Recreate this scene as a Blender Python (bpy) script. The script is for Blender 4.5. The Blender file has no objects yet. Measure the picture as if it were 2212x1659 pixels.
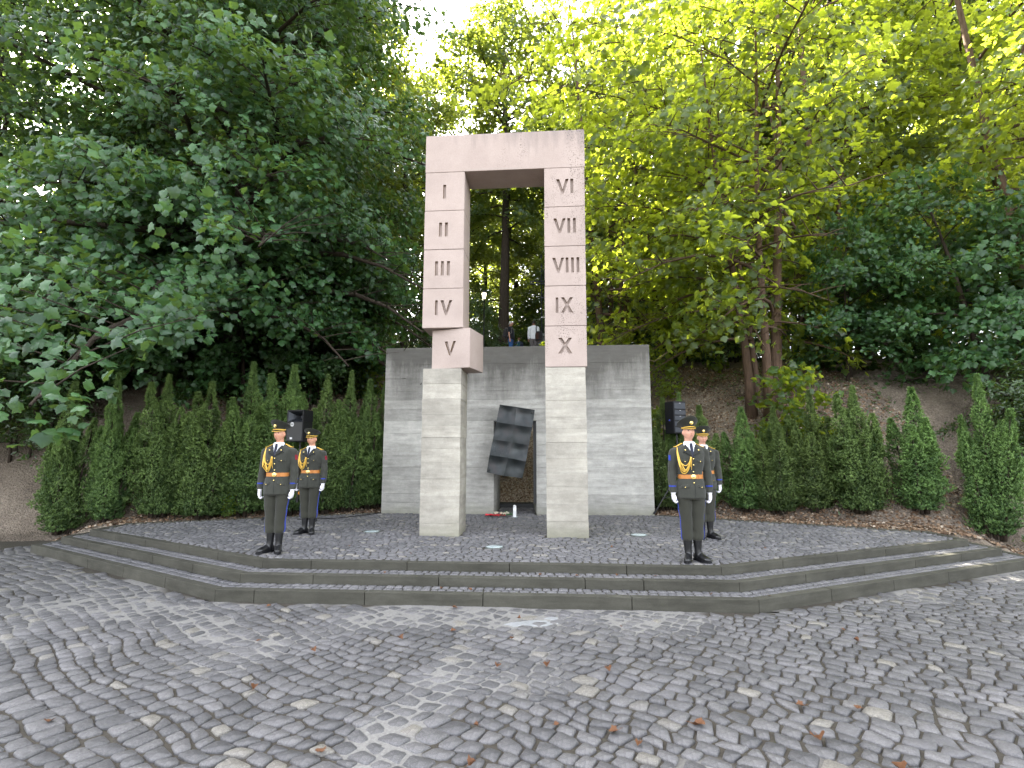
import bpy, bmesh, math, random
import numpy as np
from mathutils import Vector, Matrix
from mathutils.bvhtree import BVHTree
PI = math.pi
R_ = math.radians
rng = np.random.default_rng(7)
random.seed(7)
SC = bpy.context.scene
COL = SC.collection

# ------------------------------------------------------------------ camera
cam_d = bpy.data.cameras.new('camera')
cam = bpy.data.objects.new('camera', cam_d)
COL.objects.link(cam)
cam.location = (0, 0, 1.75)
cam.rotation_euler = (R_(90 + 7.51), 0, R_(4.2))
cam_d.sensor_width = 36
cam_d.lens = 36 * 1134 / 2212
cam_d.clip_end = 2000
SC.camera = cam

# ------------------------------------------------------------------ sky, sun, exposure
SUN_EL, SUN_AZ = R_(41), R_(-38)          # azimuth measured from +Y towards +X
world = bpy.data.worlds.new('World')
SC.world = world
world.use_nodes = True
wn, wl = world.node_tree.nodes, world.node_tree.links
wn.clear()
sky = wn.new('ShaderNodeTexSky')
sky.sky_type = 'NISHITA'
sky.sun_disc = False
sky.sun_elevation = SUN_EL
sky.sun_rotation = SUN_AZ
sky.air_density = 1.0
sky.dust_density = 3.0
sky.ozone_density = 1.0
hsv = wn.new('ShaderNodeHueSaturation')
hsv.inputs['Saturation'].default_value = 0.26
bg = wn.new('ShaderNodeBackground')
bg.inputs['Strength'].default_value = 0.12
wo = wn.new('ShaderNodeOutputWorld')
wl.new(sky.outputs[0], hsv.inputs['Color'])
wl.new(hsv.outputs[0], bg.inputs[0])
wl.new(bg.outputs[0], wo.inputs[0])

sun_d = bpy.data.lights.new('sun', 'SUN')
sun_d.energy = 5.0
sun_d.angle = R_(0.53)
sun_d.color = (1.0, 0.93, 0.80)
sun = bpy.data.objects.new('sun', sun_d)
COL.objects.link(sun)
sd = Vector((math.sin(SUN_AZ) * math.cos(SUN_EL), math.cos(SUN_AZ) * math.cos(SUN_EL), math.sin(SUN_EL)))
sun.rotation_euler = sd.to_track_quat('Z', 'Y').to_euler()
sun.location = (0, 0, 60)

SC.view_settings.view_transform = 'Standard'
SC.view_settings.look = 'None'
SC.view_settings.gamma = 1
SC.view_settings.exposure = 3.55
SC.render.engine = 'CYCLES'
SC.cycles.max_bounces = 7
SC.cycles.diffuse_bounces = 4
SC.cycles.transmission_bounces = 4
SC.cycles.glossy_bounces = 2
SC.cycles.use_denoising = True
SC.cycles.caustics_reflective = False
SC.cycles.caustics_refractive = False

# ------------------------------------------------------------------ helpers
def tag(o, label=None, cat=None, group=None, kind=None):
    if label: o['label'] = label
    if cat: o['category'] = cat
    if group: o['group'] = group
    if kind: o['kind'] = kind
    return o

def link(name, me, parent=None, loc=(0, 0, 0)):
    o = bpy.data.objects.new(name, me)
    COL.objects.link(o)
    o.location = loc
    if parent is not None: o.parent = parent
    return o

def empty(name, loc=(0, 0, 0), rz=0.0, scale=1.0):
    o = bpy.data.objects.new(name, None)
    COL.objects.link(o)
    o.empty_display_size = 0.1
    o.location = loc
    o.rotation_euler = (0, 0, rz)
    o.scale = (scale,) * 3
    return o

def thing(name, label, cat, loc=(0, 0, 0), rz=0.0, group=None, scale=1.0):
    return tag(empty(name, loc, rz, scale), label, cat, group)

def mesh_np(name, V, loops, starts, mat=None, smooth=False, tint=None):
    """fast mesh from numpy: V (n,3), flat loop vertex indices, polygon starts"""
    me = bpy.data.meshes.new(name)
    V = np.ascontiguousarray(V, dtype=np.float32)
    loops = np.ascontiguousarray(loops, dtype=np.int32)
    starts = np.ascontiguousarray(starts, dtype=np.int32)
    me.vertices.add(len(V)); me.vertices.foreach_set('co', V.ravel())
    me.loops.add(len(loops)); me.loops.foreach_set('vertex_index', loops)
    me.polygons.add(len(starts)); me.polygons.foreach_set('loop_start', starts)
    if smooth: me.polygons.foreach_set('use_smooth', np.ones(len(starts), dtype=bool))
    me.update(calc_edges=True)
    if tint is not None:
        a = me.attributes.new('tint', 'FLOAT', 'POINT')
        a.data.foreach_set('value', np.ascontiguousarray(tint, dtype=np.float32))
    if mat: me.materials.append(mat)
    return me

def mesh_pf(name, verts, faces, mat=None, smooth=False, tint=None):
    me = bpy.data.meshes.new(name)
    me.from_pydata([tuple(v) for v in verts], [], faces)
    if smooth: me.polygons.foreach_set('use_smooth', [True] * len(me.polygons))
    if tint is not None:
        a = me.attributes.new('tint', 'FLOAT', 'POINT')
        a.data.foreach_set('value', np.ascontiguousarray(tint, dtype=np.float32))
    if mat: me.materials.append(mat)
    me.update()
    return me

class MB:
    """collects shapes into one mesh"""
    def __init__(s): s.v, s.f = [], []
    def add(s, v, f):
        b = len(s.v); s.v += [tuple(p) for p in v]; s.f += [tuple(i + b for i in q) for q in f]; return s
    def box(s, x0, x1, y0, y1, z0, z1, m=None):
        v = [(x0, y0, z0), (x1, y0, z0), (x1, y1, z0), (x0, y1, z0), (x0, y0, z1), (x1, y0, z1), (x1, y1, z1), (x0, y1, z1)]
        if m is not None: v = [tuple(m @ Vector(p)) for p in v]
        return s.add(v, [(0, 3, 2, 1), (4, 5, 6, 7), (0, 1, 5, 4), (1, 2, 6, 5), (2, 3, 7, 6), (3, 0, 4, 7)])
    def tube(s, pts, rad, n=8, caps=True):
        P = [Vector(p) for p in pts]
        if not hasattr(rad, '__len__'): rad = [rad] * len(P)
        V, F = [], []
        prev = None
        for i, p in enumerate(P):
            t = (P[min(i + 1, len(P) - 1)] - P[max(i - 1, 0)])
            t = t.normalized() if t.length > 1e-9 else Vector((0, 0, 1))
            if prev is None:
                a = t.orthogonal().normalized()
            else:
                a = (prev - t * prev.dot(t))
                a = a.normalized() if a.length > 1e-6 else t.orthogonal().normalized()
            prev = a
            b = t.cross(a)
            for k in range(n):
                w = 2 * PI * k / n
                V.append(p + (a * math.cos(w) + b * math.sin(w)) * rad[i])
        for i in range(len(P) - 1):
            for k in range(n):
                F.append((i * n + k, i * n + (k + 1) % n, (i + 1) * n + (k + 1) % n, (i + 1) * n + k))
        if caps:
            F.append(tuple(range(n - 1, -1, -1)))
            F.append(tuple((len(P) - 1) * n + k for k in range(n)))
        return s.add(V, F)
    def lathe(s, prof, n=20, c=(0, 0, 0), caps=True):
        V, F = [], []
        for r, z in prof:
            for k in range(n):
                w = 2 * PI * k / n
                V.append((c[0] + r * math.cos(w), c[1] + r * math.sin(w), c[2] + z))
        m = len(prof)
        for i in range(m - 1):
            for k in range(n):
                F.append((i * n + k, i * n + (k + 1) % n, (i + 1) * n + (k + 1) % n, (i + 1) * n + k))
        if caps:
            F.append(tuple(range(n - 1, -1, -1))); F.append(tuple((m - 1) * n + k for k in range(n)))
        return s.add(V, F)
    def ball(s, c, r, nu=14, nv=9):
        rx, ry, rz = (r, r, r) if not hasattr(r, '__len__') else r
        V, F = [], []
        for i in range(1, nv):
            ph = PI * i / nv
            for k in range(nu):
                w = 2 * PI * k / nu
                V.append((c[0] + rx * math.sin(ph) * math.cos(w), c[1] + ry * math.sin(ph) * math.sin(w), c[2] + rz * math.cos(ph)))
        t = len(V); V.append((c[0], c[1], c[2] + rz)); V.append((c[0], c[1], c[2] - rz))
        for i in range(nv - 2):
            for k in range(nu):
                F.append((i * nu + k, (i + 1) * nu + k, (i + 1) * nu + (k + 1) % nu, i * nu + (k + 1) % nu))
        for k in range(nu):
            F.append((t, k, (k + 1) % nu)); F.append((t + 1, (nv - 2) * nu + (k + 1) % nu, (nv - 2) * nu + k))
        return s.add(V, F)
    def xf(s, m):
        s.v = [tuple(m @ Vector(p)) for p in s.v]; return s
    def mesh(s, name, mat, smooth=False, bevel=0.0, seg=2, autosmooth=None):
        me = mesh_pf(name, s.v, s.f, mat, smooth)
        if bevel > 0:
            bm = bmesh.new(); bm.from_mesh(me)
            es = [e for e in bm.edges if e.is_manifold and e.calc_face_angle(0) > 0.6]
            bmesh.ops.bevel(bm, geom=es, offset=bevel, segments=seg, affect='EDGES', profile=0.6)
            bm.to_mesh(me); bm.free()
        if autosmooth is not None:
            bm = bmesh.new(); bm.from_mesh(me)
            for f in bm.faces: f.smooth = True
            for e in bm.edges:
                e.smooth = not (len(e.link_faces) == 2 and e.calc_face_angle(0) > autosmooth)
            bm.to_mesh(me); bm.free()
        return me
    def obj(s, name, mat, parent=None, loc=(0, 0, 0), **k):
        return link(name, s.mesh(name, mat, **k), parent, loc)

def evaluated(me, mods):
    o = bpy.data.objects.new('work', me); COL.objects.link(o)
    for typ, props in mods:
        m = o.modifiers.new('m', typ)
        for k, v in props.items(): setattr(m, k, v)
    bpy.context.view_layer.update()
    dg = bpy.context.evaluated_depsgraph_get()
    out = bpy.data.meshes.new_from_object(o.evaluated_get(dg))
    bpy.data.objects.remove(o)
    return out

def fuse(mb, voxel, mat, smooth_it=4, fac=0.5):
    me = mesh_pf('w', mb.v, mb.f)
    out = evaluated(me, [('REMESH', dict(mode='VOXEL', voxel_size=voxel, use_smooth_shade=True)),
                         ('SMOOTH', dict(factor=fac, iterations=smooth_it))])
    out.materials.clear(); out.materials.append(mat)
    bpy.data.meshes.remove(me)
    return out

def boolean_cut(me, cutter_mb):
    cm = mesh_pf('c', cutter_mb.v, cutter_mb.f)
    c = bpy.data.objects.new('cut', cm); COL.objects.link(c)
    out = evaluated(me, [('BOOLEAN', dict(operation='DIFFERENCE', solver='EXACT', use_self=True, object=c))])
    bpy.data.objects.remove(c); bpy.data.meshes.remove(cm)
    return out

# value noise in numpy
def _lat(ix, iy, seed):
    n = (ix.astype(np.int64) * 374761393 + iy.astype(np.int64) * 668265263 + seed * 974711) & 0x7fffffff
    n = ((n ^ (n >> 13)) * 1274126177) & 0x7fffffff
    return ((n ^ (n >> 16)) & 0xffff) / 65535.0
def vnoise(x, y, seed=0):
    x = np.asarray(x, float); y = np.asarray(y, float)
    ix, iy = np.floor(x), np.floor(y)
    fx, fy = x - ix, y - iy
    fx = fx * fx * (3 - 2 * fx); fy = fy * fy * (3 - 2 * fy)
    a = _lat(ix, iy, seed); b = _lat(ix + 1, iy, seed); c = _lat(ix, iy + 1, seed); d = _lat(ix + 1, iy + 1, seed)
    return (a * (1 - fx) + b * fx) * (1 - fy) + (c * (1 - fx) + d * fx) * fy
def fbm(x, y, seed=0, o=4):
    t, a, s = 0, 0.5, 0
    for i in range(o):
        t = t + a * vnoise(np.asarray(x) * 2 ** i, np.asarray(y) * 2 ** i, seed + i * 17); s += a; a *= 0.5
    return t / s
def sstep(a, b, x):
    t = np.clip((np.asarray(x, float) - a) / (b - a), 0, 1); return t * t * (3 - 2 * t)

# ------------------------------------------------------------------ materials
class NT:
    def __init__(s, name):
        s.m = bpy.data.materials.new(name); s.m.use_nodes = True
        s.t = s.m.node_tree; s.n = s.t.nodes; s.n.clear()
        s.out = s.n.new('ShaderNodeOutputMaterial')
        s.bs = s.n.new('ShaderNodeBsdfPrincipled')
        s.t.links.new(s.bs.outputs[0], s.out.inputs[0])
    def N(s, typ, **k):
        n = s.n.new(typ)
        for a, v in k.items(): setattr(n, a, v)
        return n
    def L(s, a, b): s.t.links.new(a, b)
    def coord(s, which='Object', scale=(1, 1, 1)):
        tc = s.N('ShaderNodeTexCoord'); mp = s.N('ShaderNodeMapping')
        mp.inputs['Scale'].default_value = scale
        s.L(tc.outputs[which], mp.inputs[0]); return mp.outputs[0]
    def noise(s, vec, scale, detail=4, rough=0.55):
        n = s.N('ShaderNodeTexNoise'); n.inputs['Scale'].default_value = scale
        n.inputs['Detail'].default_value = detail; n.inputs['Roughness'].default_value = rough
        if vec is not None: s.L(vec, n.inputs['Vector'])
        return n.outputs['Fac']
    def ramp(s, fac, stops):
        r = s.N('ShaderNodeValToRGB')
        el = r.color_ramp.elements
        while len(el) < len(stops): el.new(0.5)
        for e, (p, c) in zip(el, stops):
            e.position = p; e.color = (*c, 1) if hasattr(c, '__len__') else (c, c, c, 1)
        s.L(fac, r.inputs[0]); return r.outputs[0]
    def mix(s, fac, a, b, mode='MIX'):
        m = s.N('ShaderNodeMix', data_type='RGBA', blend_type=mode)
        for sock, v in ((m.inputs[0], fac), (m.inputs[6], a), (m.inputs[7], b)):
            if hasattr(v, 'is_linked'): s.L(v, sock)
            else: sock.default_value = v if not hasattr(v, '__len__') else (*v, 1)[:4]
        return m.outputs[2]
    def math(s, op, a, b=0.0, c=0.0):
        m = s.N('ShaderNodeMath', operation=op)
        for sock, v in zip(m.inputs, (a, b, c)):
            if hasattr(v, 'is_linked'): s.L(v, sock)
            else: sock.default_value = v
        return m.outputs[0]
    def attr(s, name='tint'):
        a = s.N('ShaderNodeAttribute'); a.attribute_name = name; return a.outputs['Fac']
    def col(s, c):
        if hasattr(c, 'is_linked'): s.L(c, s.bs.inputs['Base Color'])
        else: s.bs.inputs['Base Color'].default_value = (*c, 1)
    def set(s, rough=None, spec=None, metal=None, sheen=None):
        if rough is not None:
            if hasattr(rough, 'is_linked'): s.L(rough, s.bs.inputs['Roughness'])
            else: s.bs.inputs['Roughness'].default_value = rough
        if spec is not None: s.bs.inputs['Specular IOR Level'].default_value = spec
        if metal is not None: s.bs.inputs['Metallic'].default_value = metal
        if sheen is not None: s.bs.inputs['Sheen Weight'].default_value = sheen
    def bump(s, h, strength=0.3, dist=0.01):
        b = s.N('ShaderNodeBump'); b.inputs['Strength'].default_value = strength; b.inputs['Distance'].default_value = dist
        s.L(h, b.inputs['Height']); s.L(b.outputs[0], s.bs.inputs['Normal'])

def simple(name, c, rough=0.6, spec=0.4, metal=0.0, var=0.12, nscale=30, bump=0.0):
    t = NT(name)
    n = t.noise(t.coord(), nscale, 3)
    t.col(t.mix(n, tuple(x * (1 - var) for x in c), tuple(min(1, x * (1 + var)) for x in c)))
    t.set(rough, spec, metal)
    if bump: t.bump(n, bump, 0.004)
    return t.m

def m_leaf(name, dark, light, trans, tw=0.42, rough=0.42, spec=0.45):
    t = NT(name)
    a = t.attr()
    oi = t.N('ShaderNodeObjectInfo')
    c = t.ramp(a, [(0.0, dark), (1.0, light)])
    hs = t.N('ShaderNodeHueSaturation'); t.L(c, hs.inputs['Color'])
    t.L(t.math('MULTIPLY_ADD', oi.outputs['Random'], 0.03, 0.485), hs.inputs['Hue'])
    t.L(t.math('MULTIPLY_ADD', oi.outputs['Random'], 0.35, 0.82), hs.inputs['Value'])
    t.col(hs.outputs[0]); t.set(rough, spec)
    tr = t.N('ShaderNodeBsdfTranslucent')
    t.L(t.ramp(a, [(0.0, tuple(x * 0.8 for x in trans)), (1.0, trans)]), tr.inputs['Color'])
    mx = t.N('ShaderNodeMixShader'); mx.inputs[0].default_value = tw
    t.L(t.bs.outputs[0], mx.inputs[1]); t.L(tr.outputs[0], mx.inputs[2]); t.L(mx.outputs[0], t.out.inputs[0])
    return t.m

def m_bark(name, c):
    t = NT(name)
    v = t.coord('Object', (6, 6, 1.2))
    n = t.noise(v, 3.5, 6, 0.65)
    t.col(t.ramp(n, [(0.25, tuple(x * 0.45 for x in c)), (0.6, c), (0.85, tuple(x * 1.5 for x in c))]))
    t.set(0.9, 0.2); t.bump(n, 0.7, 0.03)
    return t.m

def m_cobble(name, c0, c1, warm, wf=0.945, darkmoss=True):
    t = NT(name)
    a = t.attr()
    v = t.coord()
    n = t.noise(v, 9, 5, 0.6); f = t.noise(v, 110, 3, 0.7)
    base = t.ramp(a, [(0.0, c0), (0.55, tuple((x + y) * .5 for x, y in zip(c0, c1))), (wf, c1), (min(wf + 0.015, .99), warm), (1.0, tuple(x * 1.4 for x in warm))])
    base = t.mix(t.math('MULTIPLY', n, 0.55), base, tuple(x * 1.5 for x in c1))
    base = t.mix(0.7, base, t.ramp(f, [(0.3, 0.22), (0.7, 0.82)]), 'OVERLAY')
    base = t.mix(0.5, base, t.ramp(t.noise(v, 38, 4, 0.7), [(0.32, 0.25), (0.68, 0.75)]), 'OVERLAY')
    dust = t.ramp(t.noise(v, 1.3, 5, 0.6), [(0.5, 0.0), (0.72, 1.0)])
    base = t.mix(t.math('MULTIPLY', dust, 0.35), base, (0.23, 0.22, 0.23))
    t.col(base)
    t.set(t.ramp(n, [(0.3, 0.5), (0.7, 0.75)]), 0.35)
    t.bump(t.math('ADD', f, t.math('MULTIPLY', n, 1.5)), 0.5, 0.006)
    return t.m

def m_mortar():
    t = NT('joint_mortar'); a = t.attr(); v = t.coord()
    n = t.noise(v, 60, 5, 0.7); n2 = t.noise(v, 6, 4, 0.6)
    soil = t.ramp(n, [(0.3, (0.030, 0.026, 0.022)), (0.55, (0.062, 0.054, 0.044)), (0.75, (0.058, 0.062, 0.034))])
    cem = t.ramp(n, [(0.25, (0.125, 0.120, 0.114)), (0.75, (0.255, 0.245, 0.233))])
    lime = t.ramp(n2, [(0.3, (0.20, 0.205, 0.21)), (0.7, (0.31, 0.315, 0.32))])
    c = t.mix(t.ramp(a, [(0.18, 0.0), (0.42, 1.0)]), soil, cem)
    c = t.mix(t.ramp(a, [(0.88, 0.0), (0.97, 1.0)]), c, lime)
    t.col(c); t.set(0.9, 0.2); t.bump(n, 0.6, 0.006)
    return t.m

def m_concrete(name, lo, hi, per_obj=0.14, topstain=0.0, ztop=4.35, mossbase=True, boards=True):
    t = NT(name); v = t.coord()
    oi = t.N('ShaderNodeObjectInfo')
    long = t.coord('Object', (.8, .8, 6))
    n1 = t.noise(long, 2.2, 6, 0.62); n2 = t.noise(v, 1.1, 5, 0.6); n3 = t.noise(v, 70, 3, 0.7)
    c = t.ramp(n1, [(0.25, lo), (0.75, hi)])
    c = t.mix(0.6, c, t.ramp(n2, [(0.28, 0.30), (0.72, 0.70)]), 'OVERLAY')
    c = t.mix(0.38, c, t.ramp(t.noise(t.coord('Object', (1, 1, 1.6)), 6, 5, 0.65), [(0.3, 0.33), (0.7, 0.67)]), 'OVERLAY')
    c = t.mix(0.35, c, t.ramp(n3, [(0.3, 0.35), (0.7, 0.65)]), 'OVERLAY')
    k = t.math('MULTIPLY_ADD', oi.outputs['Random'], 2 * per_obj, 1 - per_obj)
    c = t.mix(1.0, c, (1, 1, 1), 'MULTIPLY')
    vm = t.N('ShaderNodeVectorMath', operation='SCALE'); t.L(c, vm.inputs[0]); t.L(k, vm.inputs['Scale']); c = vm.outputs[0]
    sx = t.N('ShaderNodeSeparateXYZ'); tc = t.N('ShaderNodeTexCoord'); t.L(tc.outputs['Object'], sx.inputs[0])
    z = sx.outputs['Z']
    if topstain:
        st = t.math('MULTIPLY_ADD', t.noise(t.coord('Object', (2.6, 2.6, 0.45)), 1.3, 7, 0.75), 0.55, t.math('MULTIPLY', t.noise(t.coord('Object', (1, 1, .3)), 1.1, 3, 0.5), 0.62))
        d = t.math('SUBTRACT', ztop, z)
        m = t.math('SUBTRACT', t.math('MULTIPLY', st, 1.9), t.math('ADD', t.math('MULTIPLY', d, 0.60), 0.33))
        m = t.ramp(m, [(0.0, 0.0), (0.5, 1.0)])
        c = t.mix(t.math('MULTIPLY', m, topstain), c, (0.075, 0.07, 0.062))
    if mossbase:
        d = t.math('SUBTRACT', z, 0.327)
        m = t.math('SUBTRACT', t.math('MULTIPLY', n2, 0.9), t.math('MULTIPLY', d, 1.6))
        m = t.ramp(m, [(0.0, 0.0), (0.5, 1.0)])
        c = t.mix(t.math('MULTIPLY', m, 0.6), c, (0.15, 0.15, 0.10))
    t.col(c); t.set(0.85, 0.25)
    t.bump(t.math('ADD', t.math('MULTIPLY', n1, 1.2), t.math('MULTIPLY', n3, 0.5)), 0.55, 0.008)
    return t.m

def m_stone(name):
    t = NT(name); v = t.coord()
    oi = t.N('ShaderNodeObjectInfo')
    n1 = t.noise(v, 1.6, 5, 0.6); n2 = t.noise(v, 90, 3, 0.75)
    c = t.ramp(n1, [(0.25, (0.355, 0.285, 0.252)), (0.75, (0.445, 0.362, 0.322))])
    c = t.mix(0.4, c, t.ramp(n2, [(0.3, 0.36), (0.7, 0.62)]), 'OVERLAY')
    # dark lichen specks, denser on the right-hand side and in runs below the numerals
    sp = t.N('ShaderNodeTexVoronoi'); sp.inputs['Scale'].default_value = 36; t.L(v, sp.inputs['Vector'])
    spots = t.ramp(sp.outputs['Distance'], [(0.22, 1.0), (0.40, 0.0)])
    sx = t.N('ShaderNodeSeparateXYZ'); tc = t.N('ShaderNodeTexCoord'); t.L(tc.outputs['Object'], sx.inputs[0])
    zone = t.math('ADD', t.noise(t.coord('Object', (2.2, 2.2, 0.7)), 1.5, 5, 0.65), t.math('MULTIPLY', sx.outputs['X'], 0.12))
    zone = t.ramp(zone, [(0.50, 0.0), (0.68, 1.0)])
    c = t.mix(t.math('MULTIPLY', t.math('MULTIPLY', spots, zone), 0.8), c, (0.06, 0.052, 0.045))
    # soot runs from the top of the lintel
    st = t.noise(t.coord('Object', (5, 5, 0.5)), 1.3, 5, 0.7)
    d = t.math('SUBTRACT', 7.82, sx.outputs['Z'])
    m = t.math('SUBTRACT', t.math('ADD', t.math('MULTIPLY', st, 1.5), t.math('MULTIPLY', sx.outputs['X'], 0.12)), t.math('ADD', t.math('MULTIPLY', d, 0.8), 0.42))
    c = t.mix(t.math('MULTIPLY', t.ramp(m, [(0.0, 0.0), (0.5, 1.0)]), 0.6), c, (0.16, 0.14, 0.135))
    t.col(c); t.set(0.85, 0.25)
    t.bump(t.math('SUBTRACT', n2, t.math('MULTIPLY', t.math('MULTIPLY', spots, zone), 1.5)), 0.5, 0.006)
    return t.m

def m_soil():
    t = NT('forest_soil'); v = t.coord()
    n1 = t.noise(v, 0.7, 6, 0.62); n2 = t.noise(v, 22, 5, 0.75)
    vo = t.N('ShaderNodeTexVoronoi'); vo.inputs['Scale'].default_value = 26; t.L(v, vo.inputs['Vector'])
    c = t.ramp(n1, [(0.3, (0.11, 0.088, 0.070)), (0.55, (0.20, 0.163, 0.130)), (0.75, (0.30, 0.25, 0.20))])
    c = t.mix(0.8, c, t.ramp(n2, [(0.3, 0.2), (0.7, 0.75)]), 'OVERLAY')
    c = t.mix(0.5, c, t.ramp(vo.outputs['Color'], [(0.2, 0.35), (0.9, 0.66)]), 'OVERLAY')
    t.col(c); t.set(0.95, 0.15); t.bump(t.math('ADD', n2, vo.outputs['Distance']), 0.8, 0.04)
    return t.m

def m_cloth(name, c, nscale=220, wr=0.5, rough=0.85, sheen=0.15):
    t = NT(name); v = t.coord()
    n = t.noise(v, nscale, 2, 0.6); w = t.noise(v, 7, 4, 0.55)
    t.col(t.mix(t.math('MULTIPLY', w, 0.8), tuple(x * 0.8 for x in c), tuple(x * 1.2 for x in c)))
    t.set(rough, 0.2, sheen=sheen)
    t.bump(t.math('ADD', t.math('MULTIPLY', n, 0.15), w), wr, 0.012)
    return t.m

def m_skin(name, c):
    t = NT(name); v = t.coord()
    n = t.noise(v, 25, 3)
    t.col(t.mix(n, tuple(x * 0.9 for x in c), (min(1, c[0] * 1.12), c[1] * 1.0, c[2] * 0.98)))
    t.set(0.5, 0.4)
    t.bs.inputs['Subsurface Weight'].default_value = 0.12
    t.bs.inputs['Subsurface Radius'].default_value = (0.01, 0.004, 0.002)
    return t.m

def m_emit(name, c, strength, base=(0.8, 0.8, 0.8)):
    t = NT(name); t.col(base); t.set(0.3, 0.5)
    t.bs.inputs['Emission Color'].default_value = (*c, 1)
    t.bs.inputs['Emission Strength'].default_value = strength
    return t.m

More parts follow.
